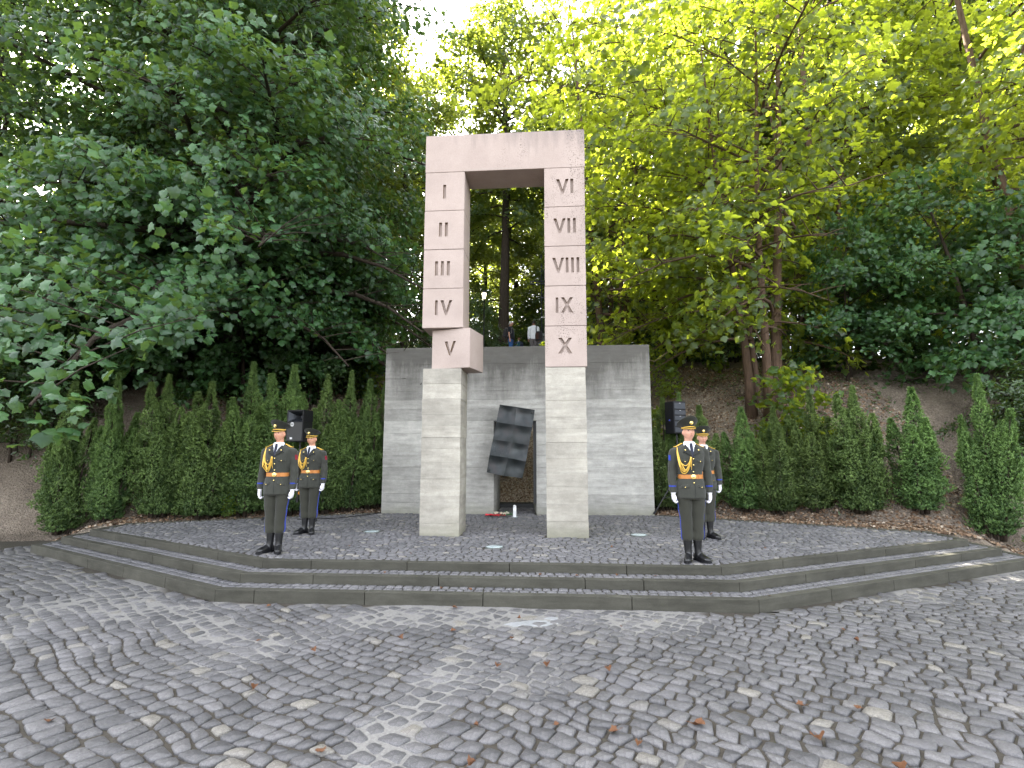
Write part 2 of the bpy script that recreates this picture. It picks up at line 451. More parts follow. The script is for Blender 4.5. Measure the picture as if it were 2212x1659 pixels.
M = dict(
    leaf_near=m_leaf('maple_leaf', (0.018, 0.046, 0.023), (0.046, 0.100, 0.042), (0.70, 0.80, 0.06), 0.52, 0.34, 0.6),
    leaf_dark=m_leaf('shaded_maple_leaf', (0.018, 0.050, 0.020), (0.055, 0.128, 0.042), (0.26, 0.40, 0.06), 0.28, 0.38, 0.42),  # same maple leaf, darker and less translucent: left-hand shade put into its colour
    leaf_mid=m_leaf('forest_leaf', (0.019, 0.047, 0.023), (0.046, 0.098, 0.040), (0.42, 0.50, 0.045), 0.36, 0.42),
    leaf_bush=m_leaf('bush_leaf', (0.022, 0.055, 0.020), (0.060, 0.120, 0.045), (0.25, 0.34, 0.03), 0.30, 0.28, 0.7),
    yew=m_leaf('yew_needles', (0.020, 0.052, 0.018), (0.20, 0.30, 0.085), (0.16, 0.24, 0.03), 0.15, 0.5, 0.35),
    bark=m_bark('bark', (0.055, 0.042, 0.032)),
    bark_red=m_bark('reddish_bark', (0.12, 0.078, 0.055)),
    cobble=m_cobble('plaza_cobble', (0.034, 0.034, 0.037), (0.104, 0.100, 0.101), (0.135, 0.124, 0.104)),
    cobble_dark=m_cobble('platform_cobble', (0.046, 0.046, 0.051), (0.115, 0.111, 0.115), (0.165, 0.152, 0.13)),
    mortar=m_mortar(),
    kerb=m_concrete('kerb_granite', (0.042, 0.040, 0.031), (0.072, 0.069, 0.056), 0.07, mossbase=False),
    wall=m_concrete('board_marked_concrete', (0.265, 0.256, 0.235), (0.425, 0.412, 0.38), 0.19, topstain=0.85, ztop=4.35),
    pillar=m_concrete('pillar_concrete', (0.28, 0.258, 0.218), (0.39, 0.365, 0.315), 0.11, mossbase=True),
    stone=m_stone('pink_stone'),
    recess=simple('brown_recess_stone', (0.26, 0.185, 0.125), 0.85, 0.25, 0, 0.25, 14, 0.4),  # browner than the face stone, for the side walls of the carving
    soil=m_soil(),
    litter=None,
    bronze=None,
    black_metal=simple('black_metal', (0.012, 0.012, 0.013), 0.45, 0.5),
    dark_steel=simple('dark_steel', (0.03, 0.033, 0.04), 0.4, 0.5, 0.6),
    black_plastic=simple('black_plastic', (0.006, 0.006, 0.008), 0.5, 0.3, bump=0.3, nscale=250),
    white_print=simple('white_print', (0.7, 0.7, 0.7), 0.5),
    red_print=simple('red_print', (0.45, 0.03, 0.03), 0.5),
    orange=simple('orange_plastic', (0.85, 0.33, 0.02), 0.45),
    tunic=m_cloth('olive_wool', (0.040, 0.041, 0.034)),
    trouser=m_cloth('olive_wool_trousers', (0.034, 0.034, 0.026)),
    lapel=m_cloth('olive_wool_lapel', (0.021, 0.022, 0.020)),
    capcloth=m_cloth('dark_olive_cap_cloth', (0.018, 0.019, 0.014)),
    navy=m_cloth('navy_tie_silk', (0.012, 0.014, 0.03), 300, 0.2, 0.5),
    shirt=m_cloth('white_shirt_cotton', (0.80, 0.82, 0.86), 300, 0.25),
    glove=m_cloth('white_glove_cotton', (0.78, 0.76, 0.80), 300, 0.2),
    gold=simple('gold_braid', (0.68, 0.42, 0.07), 0.45, 0.5, 0.25, 0.3, 120, 0.4),
    brass=simple('brass_button', (0.85, 0.66, 0.25), 0.25, 0.5, 0.9),
    blue=m_cloth('blue_piping', (0.02, 0.045, 0.33)),
    maroon=m_cloth('maroon_patch', (0.20, 0.012, 0.025)),
    belt=simple('tan_leather', (0.42, 0.16, 0.035), 0.5, 0.4, 0, 0.2, 60, 0.3),
    boot=simple('black_boot_leather', (0.009, 0.009, 0.010), 0.30, 0.5, 0, 0.2, 40, 0.2),
    skin=m_skin('skin_tone', (0.56, 0.30, 0.195)),
    skin2=m_skin('skin_tone_fair', (0.58, 0.33, 0.235)),
    skin3=m_skin('skin_tone_dark', (0.30, 0.16, 0.11)),
    lip=simple('lip_tone', (0.40, 0.16, 0.13), 0.5),
    hair_dark=simple('dark_hair', (0.022, 0.016, 0.012), 0.6),
    hair_grey=simple('grey_hair', (0.42, 0.41, 0.40), 0.6),
    eye=simple('dark_eye', (0.03, 0.022, 0.018), 0.25, 0.5),
    jean=m_cloth('blue_denim', (0.04, 0.12, 0.34)),
    black_cloth=m_cloth('black_cotton', (0.014, 0.015, 0.022)),
    grey_cloth=m_cloth('grey_trouser_cloth', (0.16, 0.145, 0.15)),
    blue_grey=m_cloth('blue_grey_cloth', (0.07, 0.085, 0.14)),
    teal=m_cloth('teal_cloth', (0.03, 0.11, 0.15)),
    bag=m_cloth('dark_bag_nylon', (0.03, 0.028, 0.033)),
    brown_bag=m_cloth('brown_bag_leather', (0.06, 0.028, 0.02)),
    ped=simple('grey_pedestal_stone', (0.14, 0.155, 0.145), 0.7, 0.3),
    marble=simple('pale_marble_panel', (0.36, 0.40, 0.40), 0.5, 0.4, 0, 0.3, 8),
    dryleaf=simple('dry_leaf', (0.115, 0.050, 0.022), 0.7, 0.3, 0, 0.45, 18),
    red_fl=simple('red_petal', (0.62, 0.03, 0.05), 0.6),
    white_fl=simple('white_petal', (0.8, 0.76, 0.62), 0.6),
    green_fl=simple('flower_stem_green', (0.04, 0.12, 0.03), 0.6),
    candle=simple('candle_glass_white', (0.82, 0.82, 0.84), 0.35),
    glass_disc=None,
)
def m_litter():
    t = NT('leaf_litter_brown'); a = t.attr()
    t.col(t.ramp(a, [(0.0, (0.04, 0.025, 0.016)), (0.45, (0.115, 0.07, 0.042)), (0.8, (0.23, 0.155, 0.10)), (1.0, (0.36, 0.30, 0.235))]))
    t.set(0.85, 0.25); return t.m
M['litter'] = m_litter()
def m_bronze():
    t = NT('patinated_bronze'); v = t.coord()
    n = t.noise(v, 3.2, 6, 0.6); f = t.noise(v, 60, 3, 0.6)
    t.col(t.ramp(n, [(0.25, (0.013, 0.017, 0.017)), (0.5, (0.035, 0.040, 0.042)), (0.68, (0.050, 0.046, 0.047)), (0.85, (0.042, 0.066, 0.060))]))
    t.set(t.ramp(n, [(0.3, 0.30), (0.7, 0.48)]), 0.5, 0.35); t.bump(t.math('ADD', f, t.math('MULTIPLY', n, 2)), 0.25, 0.004)
    return t.m
M['bronze'] = m_bronze()
def m_disc():
    t = NT('frosted_uplight_glass'); v = t.coord(); n = t.noise(v, 30, 4)
    t.col(t.ramp(n, [(0.3, (0.30, 0.36, 0.38)), (0.7, (0.55, 0.62, 0.64))])); t.set(0.12, 0.6); return t.m
M['glass_disc'] = m_disc()

P0 = 0.327                      # platform level
XC = -0.87                      # axis of symmetry of the memorial

# ---------------------------------------------------------------- terrain
def foot(x):
    u = np.abs(np.asarray(x, float) - XC)
    y = 12.66 - 0.5 * np.clip(u - 3.3, 0, 5.5) - 0.12 * np.clip(u - 8.8, 0, 40)
    inner = 1 - sstep(3.0, 3.5, u)
    return y + 1.62 * inner
def terrain_z(x, y):
    x = np.asarray(x, float); y = np.asarray(y, float)
    u = np.abs(x - XC)
    d = y - foot(x)
    base = 0.30 * (1 - sstep(8.2, 9.2, u)) - 0.05 * sstep(8.2, 9.2, u)
    bed = 0.9 * (sstep(3.0, 3.6, u))
    k = np.clip(d - bed, 0, None)
    crest = 4.75 - base
    s = 0.10 * np.clip(d, 0, bed + 0.01)
    rise = crest * (1 - np.exp(-(k / 3.3) ** 1.35 * 1.05))
    z = base + s + rise
    z = z + 0.16 * np.clip(y - 17.5, 0, 7) + 0.11 * np.clip(y - 24.5, 0, 26) - 0.06 * np.clip(y - 50, 0, 12)
    z = z + (fbm(x * 0.8, y * 0.8, 3) - 0.5) * 0.35 * sstep(0.3, 2.0, d) + (fbm(x * 4, y * 4, 9, 3) - 0.5) * 0.10 * sstep(0.2, 0.8, d)
    z = np.where(d < 0, np.minimum(base - 0.12, z), z)
    z = np.where(d < -0.35, -0.3, z)
    return z
xs = np.concatenate([np.linspace(-90, -14, 40)[:-1], np.arange(-14, 12, 0.14), np.linspace(12, 90, 40)])
ys = np.concatenate([np.arange(5.5, 19.5, 0.14), np.linspace(19.5, 62, 90)[1:], np.linspace(62, 300, 14)[1:]])
X, Y = np.meshgrid(xs, ys)
Zt = terrain_z(X, Y)
nx, ny = len(xs), len(ys)
idx = np.arange(nx * ny).reshape(ny, nx)
quads = np.stack([idx[:-1, :-1], idx[:-1, 1:], idx[1:, 1:], idx[1:, :-1]], -1).reshape(-1, 4)
me = mesh_np('hillside', np.stack([X, Y, Zt], -1).reshape(-1, 3), quads.ravel(), np.arange(len(quads)) * 4, M['soil'], True)
tag(link('hillside', me), kind='structure', label='brown leaf-littered forest slope behind the memorial')
def gz(x, y): return float(terrain_z(x, y))

# plain ground sheet out to the horizon
g = MB().add([(-500, -500, -0.055), (500, -500, -0.055), (500, 14, -0.055), (-500, 14, -0.055)], [(0, 1, 2, 3)])
tag(g.obj('ground', M['mortar']), kind='structure')

# ---------------------------------------------------------------- stepped platform outlines (half symmetrical about XC)
TA = 0.52                       # chamfer slope
def outline(yf, xc, xside, yside_top, off=0.0):
    """front polyline of a level, left to right"""
    yr = yf + TA * (xside - xc)
    return [(2 * XC - xside, yside_top), (2 * XC - xside, yr), (2 * XC - xc, yf), (xc, yf), (xside, yr), (xside, yside_top)]
LV = [outline(7.03, 2.13, 6.9, 10.36), outline(6.665, 2.215, 7.22, 10.36), outline(6.295, 2.295, 7.55, 10.36)]
ZL = [P0, 0.23, 0.127]
ZB = [0.23, 0.127, 0.0]
def inside(poly, x, y):
    x = np.asarray(x); y = np.asarray(y); c = np.zeros(x.shape, bool)
    n = len(poly)
    for i in range(n):
        x1, y1 = poly[i]; x2, y2 = poly[(i + 1) % n]
        if y1 == y2: continue
        t = ((y1 > y) != (y2 > y)) & (x < (x2 - x1) * (y - y1) / (y2 - y1) + x1)
        c ^= t
    return c
def offset_poly(pts, d):
    """offset an open polyline inwards (towards +Y / centre)"""
    out = []
    n = len(pts)
    for i in range(n):
        def nrm(a, b):
            dx, dy = b[0] - a[0], b[1] - a[1]; l = math.hypot(dx, dy); return (-dy / l, dx / l)
        if i == 0: nx_, ny_ = nrm(pts[0], pts[1]); k = 1
        elif i == n - 1: nx_, ny_ = nrm(pts[-2], pts[-1]); k = 1
        else:
            a = nrm(pts[i - 1], pts[i]); b = nrm(pts[i], pts[i + 1])
            nx_, ny_ = a[0] + b[0], a[1] + b[1]; l = math.hypot(nx_, ny_); nx_ /= l; ny_ /= l
            k = 1 / (nx_ * a[0] + ny_ * a[1])
        out.append((pts[i][0] + nx_ * d * k, pts[i][1] + ny_ * d * k))
    return out
# full platform outline (closed): front + rear boundary, niche floor added apart
rear = [(6.9, 10.36), (2.41, 12.70), (-0.33, 12.70), (-0.33, 14.25), (-1.38, 14.25), (-1.38, 12.70), (-4.10, 12.70), (2 * XC - 6.9, 10.36)]
PLAT = LV[0][:-1] + rear[:-1]

# base of each level (the bed the cobbles sit in)
NAMES = ['platform', 'upper_tread', 'lower_tread']
LEVEL = []
for k in range(3):
    zt = ZL[k] - 0.014
    inner = offset_poly(LV[k], 0.06)
    if k == 0:
        poly = inner[:-1] + [(6.84, 10.36)] + [(2.41, 12.70), (-0.33, 12.70), (-0.33, 14.25), (-1.38, 14.25), (-1.38, 12.70), (-4.10, 12.70)]
    else:
        poly = inner + offset_poly(LV[k - 1], 0.05)[::-1]
    bm = bmesh.new()
    vs = [bm.verts.new((p[0], p[1], zt)) for p in poly]
    f = bm.faces.new(vs); bmesh.ops.triangulate(bm, faces=[f])
    me = bpy.data.meshes.new(NAMES[k]); bm.to_mesh(me); bm.free()
    me.materials.append(M['mortar'])
    LEVEL.append(tag(link(NAMES[k], me), kind='structure'))

# kerb stones
KJ = [[-3.2, -1.9, -0.55, 0.95], [-3.0, -1.4, 0.4, 1.1], [-3.55, -2.2, -0.8, 0.9]]
def kerb_level(k):
    pts = LV[k]; inn = offset_poly(pts, 0.115)
    for i in range(len(pts) - 1):
        a, b, c, d = pts[i], pts[i + 1], inn[i + 1], inn[i]
        L = math.hypot(b[0] - a[0], b[1] - a[1])
        if i == 2:
            cuts = [0] + [(x - a[0]) / (b[0] - a[0]) for x in KJ[k]] + [1]
        else:
            n = max(1, round(L / 1.15)); cuts = [j / n for j in range(n + 1)]
        for j in range(len(cuts) - 1):
            g = 0.0035 / L
            t0, t1 = cuts[j] + (g if j else 0.0015 / L), cuts[j + 1] - (g if j < len(cuts) - 2 else 0.0015 / L)
            lerp = lambda p, q, t: (p[0] + (q[0] - p[0]) * t, p[1] + (q[1] - p[1]) * t)
            q = [lerp(a, b, t0), lerp(a, b, t1), lerp(d, c, t1), lerp(d, c, t0)]
            dz = random.uniform(-0.002, 0.003)
            z0, z1 = ZB[k] - 0.05, ZL[k] + 0.004 + dz
            v = [(p[0], p[1], z0) for p in q] + [(p[0], p[1], z1) for p in q]
            m = MB().add(v, [(0, 3, 2, 1), (4, 5, 6, 7), (0, 1, 5, 4), (1, 2, 6, 5), (2, 3, 7, 6), (3, 0, 4, 7)])
            m.obj('kerb_stone', M['kerb'], LEVEL[k], bevel=0.009, seg=2)
for k in range(3): kerb_level(k)

# ---------------------------------------------------------------- cobbles
def stone_poly(q, inset, jit, cham):
    """quad (4,2) -> inset, jittered, corners cut: 8 points"""
    q = np.array(q, float)
    c = q.mean(0)
    area = 0.5 * abs(np.dot(q[:, 0], np.roll(q[:, 1], -1)) - np.dot(q[:, 1], np.roll(q[:, 0], -1)))
    if area < 1e-4: return None
    s = math.sqrt(area)
    q = c + (q - c) * (1 - 2 * inset / s)
    q = q + rng.normal(0, jit, (4, 2))
    out = []
    for i in range(4):
        p, a, b = q[i], q[i - 1], q[(i + 1) % 4]
        ta, tb = cham * rng.uniform(0.5, 1.5), cham * rng.uniform(0.5, 1.5)
        out.append(p + (a - p) * ta); out.append(p + (b - p) * tb)
    out = np.array(out)
    return out
def stone_geo(p8, z, th, dome, bev, tilt):
    n = len(p8); c = p8.mean(0)
    def zz(p, h): return z + h + tilt[0] * (p[0] - c[0]) + tilt[1] * (p[1] - c[1])
    inner = c + (p8 - c) * (1 - bev)
    mid = c + (p8 - c) * (1 - bev * 0.35)
    V = [(c[0], c[1], zz(c, dome))]
    V += [(p[0], p[1], zz(p, 0)) for p in inner]
    V += [(p[0], p[1], zz(p, -0.005)) for p in mid]
    V += [(p[0], p[1], zz(p, -0.014)) for p in p8]
    V += [(p[0], p[1], z - th) for p in p8]
    F = [(0, 1 + i, 1 + (i + 1) % n) for i in range(n)]
    for r in range(3):
        o = 1 + r * n
        F += [(o + i, o + n + i, o + n + (i + 1) % n, o + (i + 1) % n) for i in range(n)]
    return V, F
def view_size(p, z, s):
    d = math.hypot(p[0], p[1]); return s / d
CAMX = 0.0
def in_view(p):
    """roughly inside the picture from the photographer's stand"""
    x = p[0] * math.cos(R_(4.2)) + p[1] * math.sin(R_(4.2)); y = -p[0] * math.sin(R_(4.2)) + p[1] * math.cos(R_(4.2))
    return y > 0 and abs(x / y) < 0.97 and y > 2.75
def lay(parent, stones, mat, most=300, name='cobble', rest='cobble_field'):
    """stones: list of (poly8, z, tint, params). The largest in view become parts; the others one part"""
    ranked = sorted(range(len(stones)), key=lambda i: -(in_view(stones[i][0].mean(0)) * view_size(stones[i][0].mean(0), 0, 1)))
    near = set(ranked[:most])
    bv, bf, bt = [], [], []
    for i, (p8, z, tint, prm) in enumerate(stones):
        V, F = stone_geo(p8, z, *prm)
        if i in near:
            c = p8.mean(0)
            V = [(v[0] - c[0], v[1] - c[1], v[2] - z) for v in V]
            me = mesh_pf(name, V, F, mat, True, [tint] * len(V))
            link(name, me, parent, (c[0], c[1], z))
        else:
            b = len(bv); bv += V; bf += [tuple(q + b for q in f) for f in F]; bt += [tint] * len(V)
    if bv:
        o = link(rest, mesh_pf(rest, bv, bf, mat, True, bt), parent)
        o['kind'] = 'stuff'

def lattice(u0, u1, v0, v1, hu, hv, warp, jl=0.25, jc=0.10):
    """brick-bond lattice in (u,v) -> list of warped quads"""
    rows = []
    v = v0
    edges = [v]
    while v < v1:
        v += hv * rng.uniform(0.88, 1.12); edges.append(v)
    out = []
    for r in range(len(edges) - 1):
        u = u0 + rng.uniform(-1, 0) * hu
        us = [u]
        while u < u1:
            u += hu * rng.uniform(1 - jl, 1 + jl); us.append(u)
        us = np.array(us)
        lo = edges[r] + (vnoise(us * 9, edges[r] * 50 + np.zeros_like(us), 31) - 0.5) * hv * jc * 2
        hi = edges[r + 1] + (vnoise(us * 9, edges[r + 1] * 50 + np.zeros_like(us), 31) - 0.5) * hv * jc * 2
        sk = rng.normal(0, hu * jc, len(us))
        for i in range(len(us) - 1):
            q = [(us[i] + sk[i] * .5, lo[i]), (us[i + 1] + sk[i + 1] * .5, lo[i + 1]), (us[i + 1] - sk[i + 1] * .5, hi[i + 1]), (us[i] - sk[i] * .5, hi[i])]
            q = np.array(q); out.append(warp(q[:, 0], q[:, 1]))
    return out

# lower plaza: diagonal arcs
def cement(x, y):
    """0 dark open joints .. 1 flooded with cement"""
    n = fbm(x * 0.75 + 3.1, y * 0.9 + 1.7, 5, 4)
    m = sstep(0.45, 0.70, n + 0.10 * np.exp(-((y - 5.95) / 0.45) ** 2) - 0.02)
    strip = np.exp(-((x + 0.95 + 0.25 * (y - 3.8) * -0.6) / 0.36) ** 2) * (1 - sstep(4.9, 5.6, y))
    m = np.maximum(m, 0.9 * sstep(0.42, 0.9, strip * (0.25 + 1.4 * fbm(x * 2.2, y * 2.2, 8))))
    lime = np.exp(-(((x + 0.25) / 0.36) ** 2 + ((y - 5.72 - .12 * (x + .25)) / 0.13) ** 2)) * (0.15 + 1.35 * fbm(x * 6, y * 6, 12))
    lime = np.maximum(lime, .8 * np.exp(-(((x - 0.0) / 0.10) ** 2 + ((y - 5.9) / 0.07) ** 2)))
    return np.where(lime > 0.42, 1.0, m * 0.86)
gx = np.concatenate([np.arange(-9.5, -5.2, 0.07), np.arange(-5.2, 4.6, 0.03), np.arange(4.6, 8.6, 0.07)])
gy = np.arange(1.2, 6.36, 0.03)
X, Y = np.meshgrid(gx, gy)
cm = cement(X, Y)
Zg = -0.0150 + 0.0120 * sstep(.5, .95, cm) + 0.0055 * (cm > 0.9) + (fbm(X * 14, Y * 14, 21, 3) - 0.5) * 0.010
idx = np.arange(X.size).reshape(X.shape)
q = np.stack([idx[:-1, :-1], idx[:-1, 1:], idx[1:, 1:], idx[1:, :-1]], -1).reshape(-1, 4)
me = mesh_np('plaza', np.stack([X, Y, Zg], -1).reshape(-1, 3), q.ravel(), np.arange(len(q)) * 4, M['mortar'], True, cm.ravel())
plaza = tag(link('plaza', me), kind='structure', label='grey cobbled plaza in front of the steps')
for sgn in (-1, 1):
    gx = np.arange(2.7, 13.5, 0.1); gy = np.arange(6.36, 10.6, 0.1)
    X, Y = np.meshgrid(gx, gy)
    X = XC + sgn * X
    cm = cement(X, Y) * 0.6
    Zg = -0.013 + 0.01 * cm
    idx = np.arange(X.size).reshape(X.shape)
    q = np.stack([idx[:-1, :-1], idx[:-1, 1:], idx[1:, 1:], idx[1:, :-1]], -1).reshape(-1, 4)
    if sgn < 0: q = q[:, ::-1]
    me = mesh_np('plaza_side', np.stack([X, Y, Zg], -1).reshape(-1, 3), q.ravel(), np.arange(len(q)) * 4, M['mortar'], True, cm.ravel())
    tag(link('plaza_side', me, plaza))
ANG = R_(-33)
ca, sa = math.cos(ANG), math.sin(ANG)
def warp_plaza(u, v):
    v2 = v + 0.11 * np.sin(u * 0.85 + 0.6) + 0.10 * (vnoise(u * 1.1, v * 1.1, 61) - .5) + 0.09 * (vnoise(u * 3.6, v * 3.6, 62) - .5)
    return np.stack([ca * u - sa * v2 - 0.5, sa * u + ca * v2 + 4.2], -1)
stones = []
low = LV[2]
for q in lattice(-11, 11, -8.5, 8.5, 0.140, 0.130, warp_plaza, 0.36, 0.18):
    c = q.mean(0)
    if c[1] < 1.6 or c[1] > 9.6 or c[0] < XC - 9.2 or c[0] > XC + 9.2: continue
    xs_ = abs(c[0] - XC)
    yl = 6.295 + max(0, TA * (xs_ - (2.295 - XC))) if xs_ < 7.55 - XC else 99
    if c[1] > yl - 0.085: continue
    if c[1] > 6.6 and c[1] > float(foot(c[0])) - 0.1: continue
    p8 = stone_poly(q, 0.0080, 0.0055, 0.14)
    if p8 is None: continue
    k = float(cement(c[0], c[1]))
    z = rng.normal(0.0, 0.0035) - 0.0025 * k
    stones.append((p8, z, rng.random(), (0.05, 0.0028, 0.11 + 0.08 * k, rng.normal(0, 0.028, 2))))
lay(plaza, stones, M['cobble'])

# treads: three neat rows following the kerb
for k in (1, 2):
    front = offset_poly(LV[k], 0.125); back = offset_poly(LV[k - 1], -0.012)
    rows = 2
    stones = []
    for i in range(len(front) - 1):
        a, b, c, d = map(np.array, (front[i], front[i + 1], back[i + 1], back[i]))
        L = np.linalg.norm(b - a)
        for r in range(rows):
            t0, t1 = r / rows, (r + 1) / rows
            s = 0.0
            while s < L:
                w = rng.uniform(0.085, 0.135); e = min(L, s + w)
                if L - e < 0.05: e = L
                P = lambda ss, tt: (a + (b - a) * ss / L) * (1 - tt) + (d + (c - d) * ss / L) * tt
                q = np.array([P(s, t0), P(e, t0), P(e, t1), P(s, t1)])
                q[1:3] += rng.normal(0, 0.004, (2, 2))
                p8 = stone_poly(q, 0.006, 0.003, 0.13)
                s = e
                if p8 is None: continue
                stones.append((p8, ZL[k] + rng.normal(0, 0.002), rng.random() * 0.93, (0.05, 0.003, 0.16, rng.normal(0, 0.015, 2))))
    lay(LEVEL[k], stones, M['cobble_dark'])

# platform: wavy brick-bond rows
UPL = [(-3.292, 9.70, 0.15), (-0.878, 8.27, 0.14), (1.532, 9.65, 0.15)]
def warp_plat(u, v):
    return np.stack([u + 0.04 * np.sin(v * 2.1), v + 0.09 * np.sin(u * 1.15 + 0.5) + 0.035 * np.sin(u * 3.3 + v)], -1)
inner = offset_poly(LV[0], 0.125)
pin = inner[:-1] + [(6.78, 10.32), (2.42, 12.66), (-0.36, 12.66), (-0.43, 14.2), (-1.36, 14.2), (-1.36, 12.66), (-4.1, 12.66), (2 * XC - 6.78, 10.32)]
stones = []
for q in lattice(-9, 7.5, 6.8, 14.5, 0.118, 0.105, warp_plat, 0.25, 0.14):
    c = q.mean(0)
    if not inside(pin, c[0], c[1]).all(): continue
    if (-2.31 < c[0] < -1.59 or -0.09 < c[0] < 0.64) and 9.26 < c[1] < 10.0: continue
    if any(math.hypot(c[0] - a, c[1] - b) < r + 0.03 for a, b, r in UPL): continue
    if not inside(pin, q[:, 0], q[:, 1]).all():
        q = c + (q - c) * 0.72
    # the long crack at the right-hand end: a wider open joint
    cr = 4.0 + 0.9 * (c[1] - 9.6) * -0.9
    ins = 0.006
    if c[0] > 2.6 and abs(c[1] - (11.15 - 0.62 * (c[0] - 2.9) + 0.1 * math.sin(c[0] * 6))) < 0.055: ins = 0.015
    p8 = stone_poly(q, ins, 0.0035, 0.15)
    if p8 is None: continue
    stones.append((p8, P0 - 0.002 + rng.normal(0, 0.003), rng.random(), (0.05, 0.0035, 0.17, rng.normal(0, 0.025, 2))))
lay(LEVEL[0], stones, M['cobble_dark'])

# cobble edging row round the rear of the platform
for s in (-1, 1):
    a = np.array([2.47, 12.62]); b = np.array([6.9, 10.33])
    n = 30
    for i in range(n):
        p = a + (b - a) * (i + 0.5) / n
        px = p[0] if s > 0 else 2 * XC - p[0]
        m = MB().box(-0.073, 0.073, -0.05, 0.05, -0.12, 0.012, None)
        o = m.obj('edging_stone', M['kerb'], LEVEL[0], (px, p[1], P0), bevel=0.012)
        o.rotation_euler = (rng.normal(0, 0.02), rng.normal(0, 0.02), s * math.atan2(b[1] - a[1], b[0] - a[0]) + rng.normal(0, 0.03))

# in-ground uplights
UL = ['frosted round uplight set in the cobbles in front of the left stretch of wall', 'frosted round uplight set in the cobbles before the gap between the two pillars', 'frosted round uplight set in the cobbles in front of the right stretch of wall']
for (x, y, r), lb in zip(UPL, UL):
    t = thing('ground_uplight', lb, 'uplight', (x, y, P0), group='round uplights set in the platform')
    MB().lathe([(r, -0.05), (r, 0.004), (r - 0.003, 0.007), (r - 0.012, 0.007), (r - 0.014, 0.003)], 28, caps=False).obj('rim', M['ped'], t, smooth=False)
    MB().lathe([(r - 0.013, -0.02), (r - 0.013, 0.004), (r * 0.6, 0.007), (0.02, 0.009)], 28).obj('glass', M['glass_disc'], t, smooth=True)

# ---------------------------------------------------------------- concrete wall with a niche
WX0, WX1, WY0, WY1, WZ = -4.083, 2.385, 12.65, 14.25, 4.352
NX0, NX1, NX1R, NZ = -1.365, -0.345, -0.475, 2.53
wall = thing('concrete_wall', 'grey board-marked concrete wall with a dark-lined doorway behind the stone gate', 'wall', (0, 0, 0))
zs = [0.20, 0.57]
while zs[-1] < WZ - 0.35: zs.append(zs[-1] + random.choice([0.22, 0.26, 0.28, 0.3, 0.33]))
zs[-1] = WZ
zs = [z for z in zs]
zi = min(range(len(zs)), key=lambda i: abs(zs[i] - NZ)); zs[zi] = NZ
def course(x0, x1, y0, y1, z0, z1, slantR=None, slantL=None):
    dy = random.uniform(-0.005, 0.004)
    g = 0.0025; gd = random.choice([.0008, .0015, .003, .005])
    n = max(2, int((x1 - x0) / 0.22))
    # front face with slightly ragged top and bottom edges
    V = []; F = []
    for i in range(n + 1):
        x = x0 + (x1 - x0) * i / n
        w = dy + random.uniform(-0.0025, 0.0025)
        e0, e1 = random.uniform(0, 0.007), random.uniform(0, 0.007)
        xr = x
        if i == n and slantR is not None: xr = slantR
        if i == 0 and slantL is not None: xr = slantL
        V += [(x, y0 + w + gd, z0 + g * 0.2), (x, y0 + w, z0 + 0.005 + e0), (x, y0 + w, z1 - 0.005 - e1), (x, y0 + w + gd, z1 - g * 0.2), (xr, y1, z1 - g * 0.2), (xr, y1, z0 + g * 0.2)]
    for i in range(n):
        a, b = i * 6, (i + 1) * 6
        for k in range(6):
            F.append((a + k, b + k, b + (k + 1) % 6, a + (k + 1) % 6))
    F.append((5, 4, 3, 2, 1, 0)); F.append(tuple(n * 6 + k for k in range(6)))
    return MB().add(V, F)
for i in range(len(zs) - 1):
    z0, z1 = zs[i], zs[i + 1]
    if z1 <= NZ + 1e-6:
        course(WX0, NX0, WY0, WY1, z0, z1).obj('board_course', M['wall'], wall)
        course(NX1, WX1, WY0, WY1, z0, z1, slantL=NX1R).obj('board_course', M['wall'], wall)
    else:
        course(WX0, WX1, WY0, WY1, z0, z1).obj('board_course', M['wall'], wall)
# dark metal lining of the doorway and its sill
MB().box(NX0 - 0.004, NX0 + 0.012, WY0 - 0.02, WY0 + 0.10, 1.42, NZ - 0.004).box(NX0 - 0.004, NX1 + 0.004, WY0 - 0.021, WY0 + 0.10, NZ - 0.02, NZ - 0.0035).obj('doorway_lining', M['black_metal'], wall)
MB().box(NX1 - 0.075, NX1 - 0.004, WY0 + 0.03, WY0 + 0.06, P0 + 0.25, NZ - 0.021).obj('doorway_lining', M['black_metal'], wall)
MB().box(NX0 + 0.002, NX1R + 0.01, 14.12, 14.2, 0.29, 0.425).obj('sill', M['black_metal'], wall)
MB().box(NX0 + 0.002, NX1R + 0.012, 14.201, 14.32, 0.29, 0.452).obj('sill_ledge', M['kerb'], wall)

# ---------------------------------------------------------------- stone gate
gate = thing('stone_gate', 'tall pinkish stone gate with carved Roman numerals on two concrete pillars', 'monument', (0, 0, 0))
FY, BY = 9.27, 9.97
def strokes(txt):
    """list of convex stroke polygons in (x, z), height 1; returns polys and total width"""
    P = []; x = 0.0; w = 0.20
    for ch in txt:
        if ch == 'I':
            P.append([(x, 0), (x + w, 0), (x + w, 1), (x, 1)]); x += w + 0.20
        elif ch == 'V':
            W = 0.88
            P.append([(x, 1), (x + w * 1.12, 1), (x + W / 2 + w * .46, 0), (x + W / 2 - w * .38, 0)][::-1])
            P.append([(x + W - w * 1.05, 1), (x + W, 1), (x + W / 2 + w * .38, 0), (x + W / 2 - w * .40, 0)][::-1]); x += W + 0.12
        elif ch == 'X':
            W = 0.90
            P.append([(x, 1), (x + w * 1.2, 1), (x + W, 0), (x + W - w * 1.2, 0)][::-1])
            P.append([(x + W - w * 1.15, 1), (x + W, 1), (x + w * 1.15, 0), (x, 0)][::-1]); x += W + 0.16
    mx = max(p[0] for q in P for p in q)
    return P, mx
